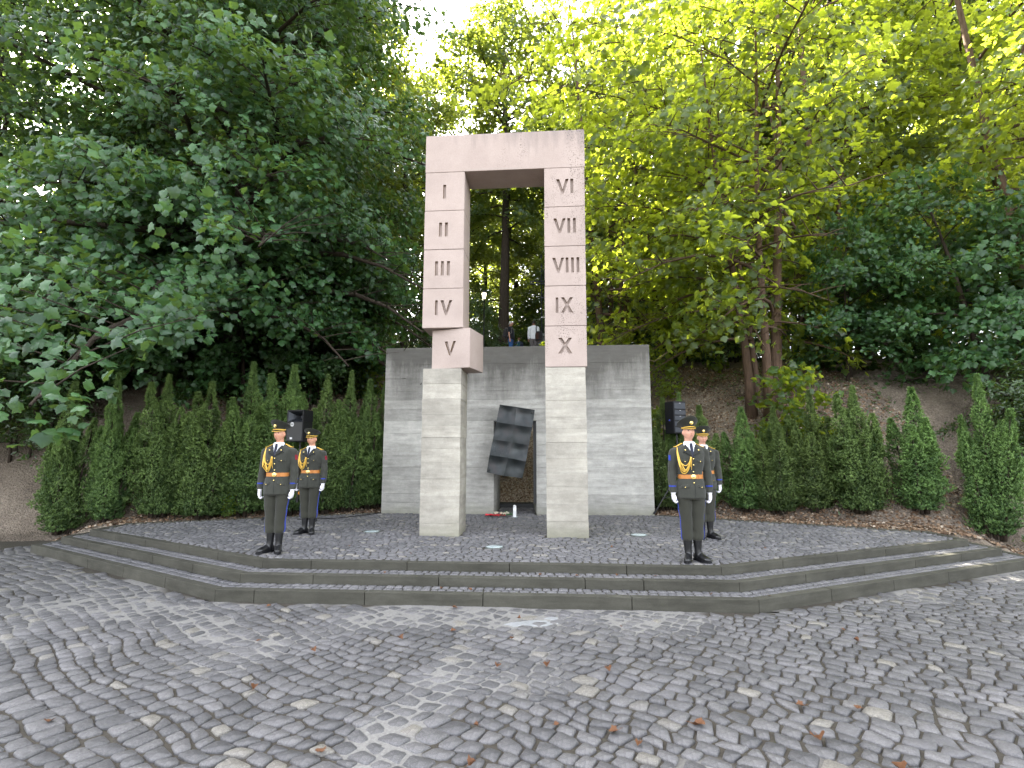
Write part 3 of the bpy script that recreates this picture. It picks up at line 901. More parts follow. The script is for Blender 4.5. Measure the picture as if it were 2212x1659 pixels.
def stone_block(name, x0, x1, z0, z1, txt=None, tx=None, tz=None, th=0.275, wid=None, label=None, cx=None, rot=0.0, y0=FY, y1=BY):
    jit = lambda: random.uniform(-0.003, 0.003)
    m = MB().box(x0 + jit(), x1 + jit(), y0 + jit(), y1, z0 + 0.0035, z1 - 0.0035)
    me = m.mesh(name, M['stone'], bevel=0.010, seg=2)
    if txt:
        P, mx = strokes(txt)
        sx = wid / mx
        for dy, poly in enumerate(P):
            c = MB()
            pts = [(tx + p[0] * sx, tz + p[1] * th) for p in poly]
            ya, yb = y0 - 0.05, y0 + 0.052 + 0.0015 * dy
            V = [(p[0], ya, p[1]) for p in pts] + [(p[0], yb, p[1]) for p in pts]
            n = len(pts)
            c.add(V, [tuple(range(n))] + [tuple(range(2 * n - 1, n - 1, -1))] + [(i, i + n, (i + 1) % n + n, (i + 1) % n) for i in range(n)])
            bm = bmesh.new(); mm = mesh_pf('c', c.v, c.f); bm.from_mesh(mm); bmesh.ops.recalc_face_normals(bm, faces=bm.faces); bm.to_mesh(mm); bm.free()
            c.v = [tuple(v.co) for v in mm.vertices]; c.f = [tuple(p.vertices) for p in mm.polygons]
            me2 = boolean_cut(me, c)
            if len(me2.polygons) > 4: me = me2
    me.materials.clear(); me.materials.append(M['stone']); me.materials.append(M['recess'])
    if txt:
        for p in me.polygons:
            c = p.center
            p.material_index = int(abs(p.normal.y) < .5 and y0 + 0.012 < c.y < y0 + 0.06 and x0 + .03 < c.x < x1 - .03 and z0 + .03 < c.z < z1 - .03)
    o = link(name, me, gate)
    if label: o['label'] = label
    if rot:
        px, py = cx
        for v in me.vertices:
            dx, dy = v.co.x - px, v.co.y - py
            v.co.x = px + dx * math.cos(rot) - dy * math.sin(rot); v.co.y = py + dx * math.sin(rot) + dy * math.cos(rot)
    return o
zt = [7.057, 6.285, 5.522, 4.768, 4.022, 3.272]
LX0, LX1, RX0, RX1 = -2.335, -1.580, -0.077, 0.672
stone_block('lintel', -2.338, 0.682, 7.057, 7.817, label='long plain lintel block stained grey along its top')
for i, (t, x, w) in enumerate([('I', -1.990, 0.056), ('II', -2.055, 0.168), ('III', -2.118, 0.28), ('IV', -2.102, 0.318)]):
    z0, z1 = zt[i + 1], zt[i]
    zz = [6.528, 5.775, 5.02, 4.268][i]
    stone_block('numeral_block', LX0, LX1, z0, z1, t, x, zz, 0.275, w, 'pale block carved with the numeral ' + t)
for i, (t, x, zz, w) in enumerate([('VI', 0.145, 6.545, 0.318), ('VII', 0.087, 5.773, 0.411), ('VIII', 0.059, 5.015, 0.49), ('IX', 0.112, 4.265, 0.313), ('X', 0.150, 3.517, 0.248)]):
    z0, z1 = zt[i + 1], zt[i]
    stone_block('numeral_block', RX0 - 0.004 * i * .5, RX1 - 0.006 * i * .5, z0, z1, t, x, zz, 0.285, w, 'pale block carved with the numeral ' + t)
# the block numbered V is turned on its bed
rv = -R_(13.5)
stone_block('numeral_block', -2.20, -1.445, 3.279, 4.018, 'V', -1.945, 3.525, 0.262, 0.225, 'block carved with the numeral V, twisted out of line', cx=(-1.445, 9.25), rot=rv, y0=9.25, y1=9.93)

def pillar(x0, x1, y0, y1, zz):
    p = empty('pillar'); p.parent = gate
    for i in range(len(zz) - 1):
        dx = random.uniform(-0.004, 0.004); dy = random.uniform(-0.004, 0.004)
        m = MB().box(x0 + dx, x1 + dx + random.uniform(-0.003, 0.003), y0 + dy, y1 - dy, zz[i] + 0.0004, zz[i + 1] - 0.0004)
        m.obj('board_course', M['pillar'], p, bevel=random.choice([.0015, .002, .004]), seg=1)
    return p
def heights(z0, z1, seed):
    r = random.Random(seed); z = [z0]
    while z[-1] < z1 - 0.36: z.append(z[-1] + r.choice([0.2, 0.24, 0.27, 0.29]))
    z.append(z1); return z
pillar(-2.302, -1.603, 9.272, 9.985, heights(0.30, 3.272, 4))
pillar(-0.083, 0.630, 9.275, 9.985, heights(0.30, 3.268, 11))

# ---------------------------------------------------------------- bronze sheet hung askew before the doorway
rows = [[(-1.2, 2.897), (-.805, 2.835), (-.369, 2.765)], [(-1.278, 2.48), (-.841, 2.412), (-.43, 2.351)], [(-1.359, 2.076), (-.907, 2.0), (-.514, 1.937)],
        [(-1.433, 1.71), (-1.0, 1.646), (-.58, 1.559)], [(-1.503, 1.306), (-1.087, 1.227), (-.67, 1.173)]]
yo = [[0, -.05, .02], [-.03, -.09, -.01], [-.01, -.07, .02], [-.04, -.10, -.02], [0.0, -.08, .03]]
sheet = thing('bronze_sheet', 'dark creased bronze sheet hung askew in front of the doorway', 'bronze sheet', (0, 12.38, 0))
ND = 7
for r in range(4):
    for c in range(2):
        A = Vector((*rows[r][c], yo[r][c])); B = Vector((*rows[r][c + 1], yo[r][c + 1])); Cc = Vector((*rows[r + 1][c + 1], yo[r + 1][c + 1])); D = Vector((*rows[r + 1][c], yo[r + 1][c]))
        V = []; F = []
        for side in (0, 1):
            for i in range(ND + 1):
                for j in range(ND + 1):
                    s, t = j / ND, i / ND
                    p = (A * (1 - s) + B * s) * (1 - t) + (D * (1 - s) + Cc * s) * t
                    bulge = 0.050 * (math.sin(PI * s) ** .7 * math.sin(PI * (1 - (1 - t) ** 1.5))) + 0.012 * math.sin(3 * s + 2 * r + c) * math.sin(PI * t) * math.sin(PI * s)
                    V.append((p.x, p.z + bulge + (0.012 if side else 0), p.y))
        n1 = (ND + 1) ** 2
        for i in range(ND):
            for j in range(ND):
                a = i * (ND + 1) + j
                F.append((a, a + ND + 1, a + ND + 2, a + 1)); F.append((n1 + a, n1 + a + 1, n1 + a + ND + 2, n1 + a + ND + 1))
        rim = [j for j in range(ND + 1)] + [(i + 1) * (ND + 1) + ND for i in range(ND)] + [ND * (ND + 1) + ND - 1 - j for j in range(ND)] + [(ND - 1 - i) * (ND + 1) for i in range(ND - 1)]
        for k in range(len(rim)):
            a, b = rim[k], rim[(k + 1) % len(rim)]
            F.append((a, b, b + n1, a + n1))
        o = MB().add(V, F).obj('panel', M['bronze'], sheet, autosmooth=0.9)
        if r == 2 and c == 0: o['label'] = 'panel covered with fine upright scratches'
# fine upright ridges on the third panel
m = MB()
for i in range(17):
    s = 0.08 + 0.05 * i
    t0, t1 = 0.1 + 0.15 * random.random(), 0.75 + 0.2 * random.random()
    def pt(s, t):
        A, B, Cc, D = [Vector((rows[2 + a][b][0], yo[2 + a][b] + 12.38, rows[2 + a][b][1])) for a, b in ((0, 0), (0, 1), (1, 1), (1, 0))]
        p = (A * (1 - s) + B * s) * (1 - t) + (D * (1 - s) + Cc * s) * t
        p.y += 0.050 * math.sin(PI * s) ** .7 * math.sin(PI * (1 - (1 - t) ** 1.5)) + 0.012 * math.sin(3 * s + 4) * math.sin(PI * t) * math.sin(PI * s) - 0.002; p.y -= 12.38
        return p
    m.tube([pt(s, t0 + (t1 - t0) * k / 6) for k in range(7)], 0.0035, 4)
m.obj('scratch_lines', M['bronze'], sheet)
sheet_bolts = [(-1.165, 2.84), (-.435, 2.70), (-1.455, 1.36)]
for x, z in sheet_bolts:
    m = MB().lathe([(0.022, 0), (0.022, 0.012), (0.014, 0.02)], 10).xf(Matrix.Rotation(R_(90), 4, 'X'))
    m.obj('bolt', M['black_metal'], sheet, (x, -0.022, z))
    MB().tube([(0, 0, 0), (0, 0.34, 0)], 0.011, 8).obj('fixing_rod', M['black_metal'], sheet, (x, -0.012, z))
# ---------------------------------------------------------------- foliage
MAPLE = np.array([(0, -.48), (.17, -.36), (.44, -.36), (.43, -.15), (.62, .13), (.39, .20), (.27, .37), (0, .68), (-.27, .37), (-.39, .20), (-.62, .13), (-.43, -.15), (-.44, -.36), (-.17, -.36)])
TRI = np.array([(0, -.45), (.34, -.30), (.50, .10), (.20, .18), (0, .62), (-.20, .18), (-.50, .10), (-.34, -.30)])
OVAL = np.array([(0, -.55), (.22, -.1), (.16, .3), (0, .6), (-.16, .3), (-.22, -.1)])
def leaves_mesh(name, C, Nn, T, size, tint, tpl, mat, fold=0.16):
    """one leaf polygon fan per row: centre C, normal Nn, tip direction T"""
    n = len(C); k = len(tpl)
    Nn = Nn / np.linalg.norm(Nn, axis=1, keepdims=True)
    T = T - Nn * (T * Nn).sum(1, keepdims=True); T = T / (np.linalg.norm(T, axis=1, keepdims=True) + 1e-9)
    B = np.cross(T, Nn)
    V = np.empty((n, k + 1, 3))
    V[:, 0] = C + Nn * (size * fold * .5)[:, None]
    for i, (a, b) in enumerate(tpl):
        drop = -fold * (abs(a) * 1.1 + max(0, b) * .5) + 0.05 * math.sin(i * 2.3)
        V[:, i + 1] = C + (B * a + T * b + Nn * drop) * size[:, None]
    base = (np.arange(n) * (k + 1))[:, None, None]
    i = np.arange(k)
    tri = np.stack([np.zeros(k, int), 1 + i, 1 + (i + 1) % k], -1)[None]
    loops = (base + tri).ravel()
    return mesh_np(name, V.reshape(-1, 3), loops, np.arange(n * k) * 3, mat, False, np.repeat(tint, k + 1))

def spray_leaves(S, O, rs, per, r, up=0.85, jn=0.5, flat=0.18, droop=0.25):
    """S spray centres, O outward dirs -> leaf centre/normal/tip arrays"""
    n = len(S)
    O = O / (np.linalg.norm(O, axis=1, keepdims=True) + 1e-9)
    uu = np.clip(r.normal(up - .12, .22, (n, 1)), .15, 1)
    nrm = O * (1 - uu) + np.array([0, 0, 1.0]) * uu + r.normal(0, 0.22, (n, 3))
    nrm /= np.linalg.norm(nrm, axis=1, keepdims=True)
    a = np.cross(nrm, O); a /= np.linalg.norm(a, axis=1, keepdims=True) + 1e-9
    b = np.cross(a, nrm)
    idx = np.repeat(np.arange(n), per)
    m = len(idx)
    w = r.uniform(0, 2 * PI, m); q = np.sqrt(r.uniform(0, 1, m)) * rs[idx]
    ra, rb = np.cos(w) * q, np.sin(w) * q * 1.25
    C = S[idx] + a[idx] * ra[:, None] + b[idx] * rb[:, None] + nrm[idx] * (r.normal(0, flat, m) * rs[idx] - 0.35 * q * q / (rs[idx] + .01) * droop * 2)[:, None]
    N = nrm[idx] + r.normal(0, jn, (m, 3))
    T = a[idx] * ra[:, None] + b[idx] * rb[:, None] + O[idx] * 0.3 * rs[idx][:, None] + np.array([0, 0, -droop]) * rs[idx][:, None] + r.normal(0, .12, (m, 3))
    return C, N, T

def make_tree(seed, H, tr, cb, Rmax, prof, nl, per, lsize, tpl, leafmat, barkmat, sr=0.5, lean=(0, 0), stems=1, bias=(0, 0), fork=None, nseg=5, sub=4, gap=None, fine=True, tp=1.0, prune=None, up=0.85):
    """trunk mesh + crown mesh.  prof(t): crown radius fraction at height fraction t (0 crown base .. 1 top)"""
    r = np.random.default_rng(seed); rr = random.Random(seed)
    tb = MB(); S = []; O = []
    stemlist = []
    for s in range(stems):
        w = 2 * PI * s / stems + rr.uniform(-.4, .4)
        off = 0.0 if stems == 1 else rr.uniform(.20, .42)
        spread = 0 if stems == 1 else rr.uniform(.04, .13) * H
        n = 12; pts = []; rad = []
        hh = H * (1 if s == 0 else rr.uniform(.72, .97)); rk = tr * (1 if s == 0 else rr.uniform(.55, .85))
        ph = rr.uniform(0, 6)
        for i in range(n + 1):
            t = i / n
            pts.append((math.cos(w) * (off + spread * t ** 1.3) + lean[0] * t ** 1.4 * H + .10 * math.sin(t * 5 + ph) * (t * H * .12), math.sin(w) * (off + spread * t ** 1.3) + lean[1] * t ** 1.4 * H + .10 * math.cos(t * 4 + ph) * (t * H * .12), t * hh - 0.3 * (t == 0)))
            rad.append(rk * (1 - .86 * t) * (1 + .55 * math.exp(-t * 22)))
        tb.tube(pts, rad, 9 if fine else 7); stemlist.append((pts, rad, hh))
    for li in range(nl):
        pts, rad, hh = stemlist[li % stems]
        t = ((li + rr.uniform(0.1, .9)) / nl) ** tp
        h = cb + (hh * .97 - cb) * t ** 0.9
        f = h / hh * 12; i = min(11, int(f)); fr = f - i
        p0 = Vector(pts[i]).lerp(Vector(pts[i + 1]), fr); r0 = (rad[i] * (1 - fr) + rad[i + 1] * fr)
        w = li * 2.39996 + rr.uniform(-.35, .35)
        L = Rmax * prof(t) * rr.uniform(.72, 1.12)
        d = Vector((math.cos(w) + bias[0], math.sin(w) + bias[1], 0))
        L *= min(1.45, max(.5, d.length)); d.normalize()
        if gap and gap(p0, d, h, hh): continue
        rise = (0.15 + .75 * t) * rr.uniform(.7, 1.25)
        bp = []; br = []
        for k in range(nseg + 1):
            q = k / nseg
            bp.append(p0 + d * (L * q) + Vector((-d.y, d.x, 0)) * (L * .10 * math.sin(q * 3 + li)) + Vector((0, 0, L * (rise * q - .42 * q * q * (1.15 - t * .7)))))
            br.append(max(.006, min(r0 * .55, .016 * L + .02) * (1 - .88 * q)))
        tb.tube(bp, br, 6 if fine else 4, caps=False)
        ns = max(2, int(L * sub))
        for s in range(ns):
            q = .22 + .78 * (s + rr.random()) / ns
            fk = q * nseg; a = min(nseg - 1, int(fk)); p = bp[a].lerp(bp[a + 1], fk - a)
            side = 1 if s % 2 else -1
            l2 = L * rr.uniform(.16, .42) * (1.15 - .6 * q)
            dd = (d * rr.uniform(.5, 1.0) + Vector((-d.y, d.x, 0)) * side * rr.uniform(.5, 1.2) + Vector((0, 0, rr.uniform(-.25, .45)))).normalized()
            e = p + dd * l2
            if fine and l2 > .25: tb.tube([p, p.lerp(e, .5) + Vector((0, 0, .04 * l2)), e], [.016, .010, .004], 4, caps=False)
            for u in (.45, .8, 1.05) if l2 > .5 else (.6, 1.0):
                S.append(p + dd * l2 * u); O.append(dd * .6 + d * .6)
        S.append(bp[-1]); O.append(d)
    S = np.array([tuple(p) for p in S]); O = np.array([tuple(p) for p in O]); O[:, 2] *= .4
    S = S + r.normal(0, .10, S.shape)
    if prune:
        kp = ~prune(S[:, 0], S[:, 1], S[:, 2]); S, O = S[kp], O[kp]
    rs = sr * r.uniform(.6, 1.3, len(S))
    C, N, T = spray_leaves(S, O, rs, per, r, up)
    size = lsize * r.uniform(.45, 1.0, len(C)) ** .8 * np.repeat(r.uniform(.75, 1.25, len(S)), per)
    tint = np.clip(r.normal(.45, .30, len(C)) + np.repeat(r.normal(0, .24, len(S)), per), 0, 1)
    trunk = tb.mesh('trunk', barkmat, smooth=True)
    crown = leaves_mesh('crown', C, N, T, size, tint, tpl, leafmat)
    return trunk, crown

PROTO = {}
dome = lambda t: (0.55 + .75 * t) if t < .45 else max(.12, (1 - ((t - .45) / .58) ** 2.2) * .89)
cone = lambda t: max(.12, (0.75 + .5 * t) if t < .3 else .9 * (1 - ((t - .3) / .75) ** 1.5))
low = lambda t: max(.15, 1 - .25 * t - .5 * t * t)
# near maples, each its own shape
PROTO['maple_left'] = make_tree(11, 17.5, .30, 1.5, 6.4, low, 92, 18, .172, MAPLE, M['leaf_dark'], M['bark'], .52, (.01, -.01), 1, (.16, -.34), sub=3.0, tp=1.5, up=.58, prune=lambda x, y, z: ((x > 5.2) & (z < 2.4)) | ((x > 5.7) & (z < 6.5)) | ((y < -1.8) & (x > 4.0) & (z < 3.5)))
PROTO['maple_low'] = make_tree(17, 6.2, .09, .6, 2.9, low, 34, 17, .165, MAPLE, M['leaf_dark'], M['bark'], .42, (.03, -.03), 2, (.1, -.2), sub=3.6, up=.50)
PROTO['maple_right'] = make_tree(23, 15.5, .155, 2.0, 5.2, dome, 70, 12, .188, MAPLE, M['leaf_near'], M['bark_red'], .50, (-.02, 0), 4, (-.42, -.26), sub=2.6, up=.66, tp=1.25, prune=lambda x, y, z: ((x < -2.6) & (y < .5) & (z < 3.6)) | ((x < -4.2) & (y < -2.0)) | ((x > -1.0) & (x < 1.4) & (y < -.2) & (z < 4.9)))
PROTO['forest_a'] = make_tree(31, 21, .30, 5.0, 4.7, cone, 60, 14, .25, TRI, M['leaf_mid'], M['bark'], .58, fine=False, sub=3.2)
PROTO['forest_b'] = make_tree(37, 23, .33, 7.5, 4.9, dome, 56, 14, .25, TRI, M['leaf_mid'], M['bark'], .60, (.015, .01), fine=False, sub=3.2)
PROTO['forest_c'] = make_tree(41, 16, .19, 3.2, 3.6, cone, 44, 14, .22, TRI, M['leaf_mid'], M['bark'], .50, (-.02, .0), fine=False, sub=3.4)
PROTO['bush'] = make_tree(53, 3.3, .05, .25, 2.0, low, 46, 12, .16, OVAL, M['leaf_bush'], M['bark'], .34, stems=5, fine=False, sub=5)
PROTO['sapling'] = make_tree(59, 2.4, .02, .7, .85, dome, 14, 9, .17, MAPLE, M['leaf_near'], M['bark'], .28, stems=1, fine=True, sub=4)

def plant(kind, name, x, y, label, cat, group=None, rz=0, sc=1.0, z=None, sink=0.15):
    tr, cr = PROTO[kind]
    t = thing(name, label, cat, (x, y, (gz(x, y) if z is None else z) - sink * .5), rz, group, sc)
    link('trunk', tr, t); link('crown', cr, t)
    return t

GN = 'big trees at the front edge of the wood'
plant('maple_left', 'maple_tree', -9.6, 15.0, 'dark broad maple whose low branches hang over the yews left of the wall', 'tree', GN)
plant('maple_right', 'maple_tree', 5.75, 14.6, 'many-stemmed maple with bright yellow-green backlit leaves right of the gate', 'tree', GN)
plant('maple_left', 'maple_tree', -16.8, 13.6, 'broad maple at the outer left end of the slope', 'tree', GN, 2.2, .95)
plant('maple_right', 'maple_tree', 13.2, 14.2, 'many-stemmed maple at the outer right end of the slope', 'tree', GN, 2.5, 1.05)
plant('maple_right', 'maple_tree', 2.3, 18.8, 'bright sunlit maple behind the wall, hanging out over the right pillar of the gate', 'tree', GN, 3.3, 1.0)
plant('maple_right', 'maple_tree', 9.2, 18.2, 'slender-stemmed maple close behind the bright maple on the right', 'tree', GN, 4.0, 1.1)
plant('maple_left', 'maple_tree', -23.5, 11.5, 'spreading maple furthest out beyond the left end of the steps', 'tree', GN, 3.6, .95)
plant('maple_right', 'maple_tree', 20.0, 12.0, 'many-stemmed maple furthest out beyond the right end of the steps', 'tree', GN, 1.2, 1.05)

GW = 'trees of the wood behind the memorial'
wood = [  # kind, x, y, scale, rz, label
    ('forest_b', -2.55, 28.0, .98, .4, 'straight dark-trunked tree seen through the opening of the stone gate'),
    ('forest_a', -12.2, 22.0, 1.28, 1.9, 'tall dense tree rising behind the dark maple on the left'),
    ('forest_b', -12.9, 27.0, 1.12, 2.9, 'tall tree at the left edge of the gap of open sky'),
    ('forest_b', -17.0, 24.0, 1.35, 5.1, 'tall tree behind the outer left maple'),
    ('forest_a', 4.3, 25.2, .74, 3.3, 'dark-trunked tree just right of the gate behind the bright maple'),
    ('forest_c', 2.0, 23.0, .70, 5.5, 'slim tree standing close behind the right pillar of the gate'),
    ('forest_b', 8.4, 23.5, .98, .9, 'tall tree whose bare trunk stands behind the bright maple'),
    ('forest_a', 13.4, 23.0, 1.05, 4.4, 'dense tree behind the stems at the right edge of the slope'),
    ('forest_b', 18.5, 21.5, 1.0, 2.0, 'tall tree behind the outer right maple'),
    ('forest_c', -6.2, 21.5, .78, 1.0, 'slim low tree standing behind the left end of the wall'),
    ('forest_c', -14.2, 19.3, 1.35, 3.0, 'slim tree between the two dark maples on the left'),
]
for k, x, y, s, rz, lb in wood: plant(k, 'forest_tree', x, y, lb, 'tree', GW, rz, s)
wood2 = [('forest_a', 2.7, 29.0, 1.0, 2.6, 'dense tree rising above the right end of the lintel'), ('forest_b', -8.8, 35.0, 1.0, 1.2, 'tree whose top closes the foot of the gap of open sky'), ('forest_c', -6.3, 34.0, 1.0, 2.2, 'slim tree seen left of the dark trunk through the gate opening'),
         ('forest_c', -4.6, 37.5, 1.05, .3, 'low-branched tree behind the lit lantern'), ('forest_c', 0.4, 34.5, 1.0, 4.4, 'slim tree behind the steel cross'),
         ('forest_a', -2.6, 40.0, .9, 3.1, 'tree directly behind the dark trunk in the gate opening'), ('forest_c', 3.4, 32.0, 1.0, 5.9, 'slim tree right of the gate, behind the unlit lantern'), ('forest_b', 2.4, 38, .95, 1.9, 'tree behind the right pillar, deep in the wood')]
for k, x, y, s, rz, lb in wood2: plant(k, 'forest_tree', x, y, lb, 'tree', GW, rz, s)
far = random.Random(5)
ZN = [(-1.05, 'beyond the left end of the slope'), (-.80, 'behind the outermost left maples'), (-.62, 'behind the outer left maple'), (-.45, 'behind the dark left maple'), (-.26, 'between the left maple and the sky gap'), (-.12, 'between the gate and the sky gap'),
      (-.02, 'behind the gate opening'), (.10, 'behind the right pillar'), (.24, 'just right of the gate'), (.38, 'behind the bright maple'), (.55, 'behind the right-hand stems'), (.78, 'behind the outer right maple'), (1.0, 'behind the outermost right maples'), (99, 'beyond the right end of the slope')]
def zone(x, y): return next(n for r_, n in ZN if x / y < r_)
GF = 'far trees deep in the wood'
seen_t = set()
for row, (yy, step) in enumerate([(33, 6.6), (40, 6.4), (48, 6.6)]):
    x = -48 + row * 1.7
    while x < 46:
        px, py = x + far.uniform(-1.4, 1.4), yy + far.uniform(-2, 2)
        x += step
        ratio = px / py
        if abs(ratio + .245) < .042 or (-9.5 < px < 4.2 and py < 42): continue
        kind = far.choice(['forest_a', 'forest_b', 'forest_b', 'forest_c'])
        sc = far.uniform(.85, 1.1) * (1.12 if kind == 'forest_c' else 1)
        if -0.29 < ratio < .25: sc *= .92
        if (zone(px, py), row, kind) in seen_t: continue
        seen_t.add((zone(px, py), row, kind))
        kw = {'forest_a': 'dense', 'forest_b': 'tall', 'forest_c': 'slim'}[kind]
        plant(kind, 'forest_tree', px, py, 'far %s tree %s, %s' % (kw, zone(px, py), ('just behind the first trees', 'midway into the wood', 'deepest in the wood')[row]), 'tree', GF, far.uniform(0, 6.2), sc)
GB = 'bushes under the trees'
bushes = [(2.9, 20.2, 1.0, 'glossy grey-green bush beside the lamp post right of the gate'), (4.9, 20.6, 1.15, 'dense dark bush along the crest right of the wall'),
          (6.9, 20.4, .9, 'low dark bush on the crest under the bright maple'), (-2.6, 36.5, 1.6, 'dark bush behind the two standing men'),
          (1.0, 34.5, 1.4, 'dark bush behind the steel cross'), (-4.6, 28.5, 1.3, 'dark bush behind the lamp post left of the gate opening'),
          (-5.9, 23.5, 1.1, 'dark bush behind the left end of the wall'), (-8.2, 21.0, 1.05, 'dark bush on the crest under the left maple'),
          (-11.5, 20.0, 1.2, 'dark bush on the left crest beyond the maple trunk'), (1.2, 30.5, 1.4, 'dark bush behind the right pillar'),
          (9.9, 21.0, 1.1, 'dark bush on the crest behind the right-hand stems'), (13.0, 19.5, 1.2, 'dark bush on the crest at the far right'),
          (-15.5, 18.0, 1.2, 'dark bush on the crest at the far left'), (17.5, 17.0, 1.2, 'dark bush at the outer right foot of the wood'), (-20, 16, 1.3, 'dark bush at the outer left foot of the wood'),
          (-3.6, 26.3, .8, 'low dark bush at the foot of the lit lantern'), (-13.0, 12.3, .8, 'bush on the bare bank left of the yew row'),
          (-15.2, 12.6, .9, 'bush on the left bank below the outer maple'), (-17.8, 11.6, .85, 'bush low on the bank at the outer left'), (10.4, 11.9, .75, 'bush on the bank right of the yew row'),
          (12.2, 12.4, .9, 'bush on the right bank below the outer maple'), (14.6, 11.5, .8, 'bush low on the bank at the outer right')]
for i, (x, y, s, lb) in enumerate(bushes): plant('bush', 'bush', x, y, lb, 'bush', GB, i * 1.3, s)
seen_lb = set()
for i in range(40):
    px, py = far.uniform(-42, 42), far.uniform(31, 46)
    if abs(px + .06 * py) < 3 and py < 36.5: continue
    lb = 'dark undergrowth bush ' + zone(px, py) + (', near the crest' if py < 36 else ', among middle trunks' if py < 41 else ', among the farthest trunks')
    if lb in seen_lb: continue
    seen_lb.add(lb)
    plant('bush', 'bush', px, py, 'dark undergrowth bush ' + zone(px, py) + (', near the crest' if py < 36 else ', among middle trunks' if py < 41 else ', among the farthest trunks'), 'bush', 'undergrowth bushes deep in the wood', far.uniform(0, 6), far.uniform(1.0, 1.9))
for x, y, s, rz, lb in [(-8.4, 14.2, .8, 2.9, 'low leafy maple just behind the tallest yews on the left'), (-7.1, 15.2, .66, 1.4, 'low leafy maple in the middle of the bank left of the wall'), (-7.4, 16.2, 1.05, .5, 'low leafy maple on the slope under the dark left maple'), (-9.2, 17.6, .9, 2.2, 'low leafy maple near the crest behind the left maple trunk'),
                        (-10.8, 14.2, 1.0, 4.0, 'low leafy maple in front of the trunk of the left maple'), (-13.6, 14.3, 1.0, 1.3, 'low leafy maple further out on the left slope'),
                        (-19.5, 13.4, 1.1, 3.3, 'low leafy maple at the outer left foot of the slope'), 
                        (8.3, 15.2, .8, .9, 'low leafy maple just right of the many-stemmed maple'), (11.2, 13.6, 1.0, 2.7, 'low leafy maple on the outer right slope'),
                        (16.4, 12.6, 1.1, 4.6, 'low leafy maple at the outer right foot of the slope')]:
    plant('maple_low', 'maple_sapling', x, y, lb, 'small tree', 'low maples on the slope', rz, s)
GS = 'young maples on the slope'
for x, y, s, rz, lb in [(3.5, 15.9, .62, 1.0, 'small bright maple sapling high on the slope right of the wall'), (2.75, 14.9, .55, 3.0, 'maple sapling close against the right end of the wall'),
                        (5.7, 12.95, 1.05, 2.1, 'leafy maple sapling at the foot of the many-stemmed maple'), (-5.6, 15.9, .6, .6, 'maple sapling beside the upper left corner of the wall'),
                        (-7.05, 11.25, .24, 2.6, 'knee-high maple seedling at the foot of the left yews'), (5.2, 13.1, .55, 5.0, 'maple sapling standing behind the right yews')]:
    plant('sapling', 'maple_sapling', x, y, lb, 'sapling', GS, rz, s)

# ---------------------------------------------------------------- yews
def make_yew(seed, H, Rw, ns):
    r = np.random.default_rng(seed); rr = random.Random(seed)
    tb = MB(); C = []; D = []; TT = []
    for s in range(ns):
        w = 2 * PI * s / ns + rr.uniform(-.5, .5)
        rb = 0 if s == 0 else Rw * rr.uniform(.28, .55)
        hs = H * (1 if s == 0 else rr.uniform(.60, .97))
        bx, by = math.cos(w) * rb * .35, math.sin(w) * rb * .35
        tx, ty = math.cos(w) * rb * 1.15, math.sin(w) * rb * 1.15
        axis = lambda t: np.array([bx + (tx - bx) * t, by + (ty - by) * t, hs * t])
        tb.tube([axis(t) for t in (0, .25, .5, .75, .93)], [.035, .028, .02, .012, .004], 5)
        plume = Rw * rr.uniform(.34, .50)
        n = int(2700 * hs / 3.0 * plume / .24)
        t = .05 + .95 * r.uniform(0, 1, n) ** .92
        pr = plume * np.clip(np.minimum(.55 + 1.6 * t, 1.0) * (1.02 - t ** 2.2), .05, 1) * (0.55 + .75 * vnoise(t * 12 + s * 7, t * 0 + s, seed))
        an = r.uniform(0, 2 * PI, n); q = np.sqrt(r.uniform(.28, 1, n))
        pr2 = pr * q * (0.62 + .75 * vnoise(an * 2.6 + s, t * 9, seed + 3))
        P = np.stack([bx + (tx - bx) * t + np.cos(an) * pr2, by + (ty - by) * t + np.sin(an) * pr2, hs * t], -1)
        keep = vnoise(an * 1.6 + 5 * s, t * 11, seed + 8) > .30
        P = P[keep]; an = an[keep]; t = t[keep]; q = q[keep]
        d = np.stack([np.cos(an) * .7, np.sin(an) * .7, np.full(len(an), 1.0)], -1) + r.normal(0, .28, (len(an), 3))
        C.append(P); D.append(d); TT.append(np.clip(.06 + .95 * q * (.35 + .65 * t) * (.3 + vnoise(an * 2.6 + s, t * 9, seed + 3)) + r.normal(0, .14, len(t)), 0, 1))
    C = np.concatenate(C); D = np.concatenate(D); TT = np.concatenate(TT)
    D /= np.linalg.norm(D, axis=1, keepdims=True)
    n = len(C); nb = 6
    a = np.cross(D, r.normal(0, 1, (n, 3))); a /= np.linalg.norm(a, axis=1, keepdims=True); b = np.cross(D, a)
    L = r.uniform(.032, .060, n)
    V = np.empty((n, nb * 3, 3))
    for k in range(nb):
        w = 2 * PI * k / nb + r.uniform(-.3, .3, n)
        o = a * np.cos(w)[:, None] + b * np.sin(w)[:, None]
        pxy = -a * np.sin(w)[:, None] + b * np.cos(w)[:, None]
        st = D * (L * .25 * (k % 3))[:, None]
        V[:, k * 3] = C + st - pxy * .0075
        V[:, k * 3 + 1] = C + st + pxy * .0075
        V[:, k * 3 + 2] = C + st + (D * .75 + o * .62) * L[:, None]
    loops = np.arange(n * nb * 3)
    tint = np.repeat(TT, nb * 3)
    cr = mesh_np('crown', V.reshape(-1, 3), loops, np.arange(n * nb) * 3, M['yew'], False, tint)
    return tb.mesh('trunk', M['bark'], smooth=True), cr
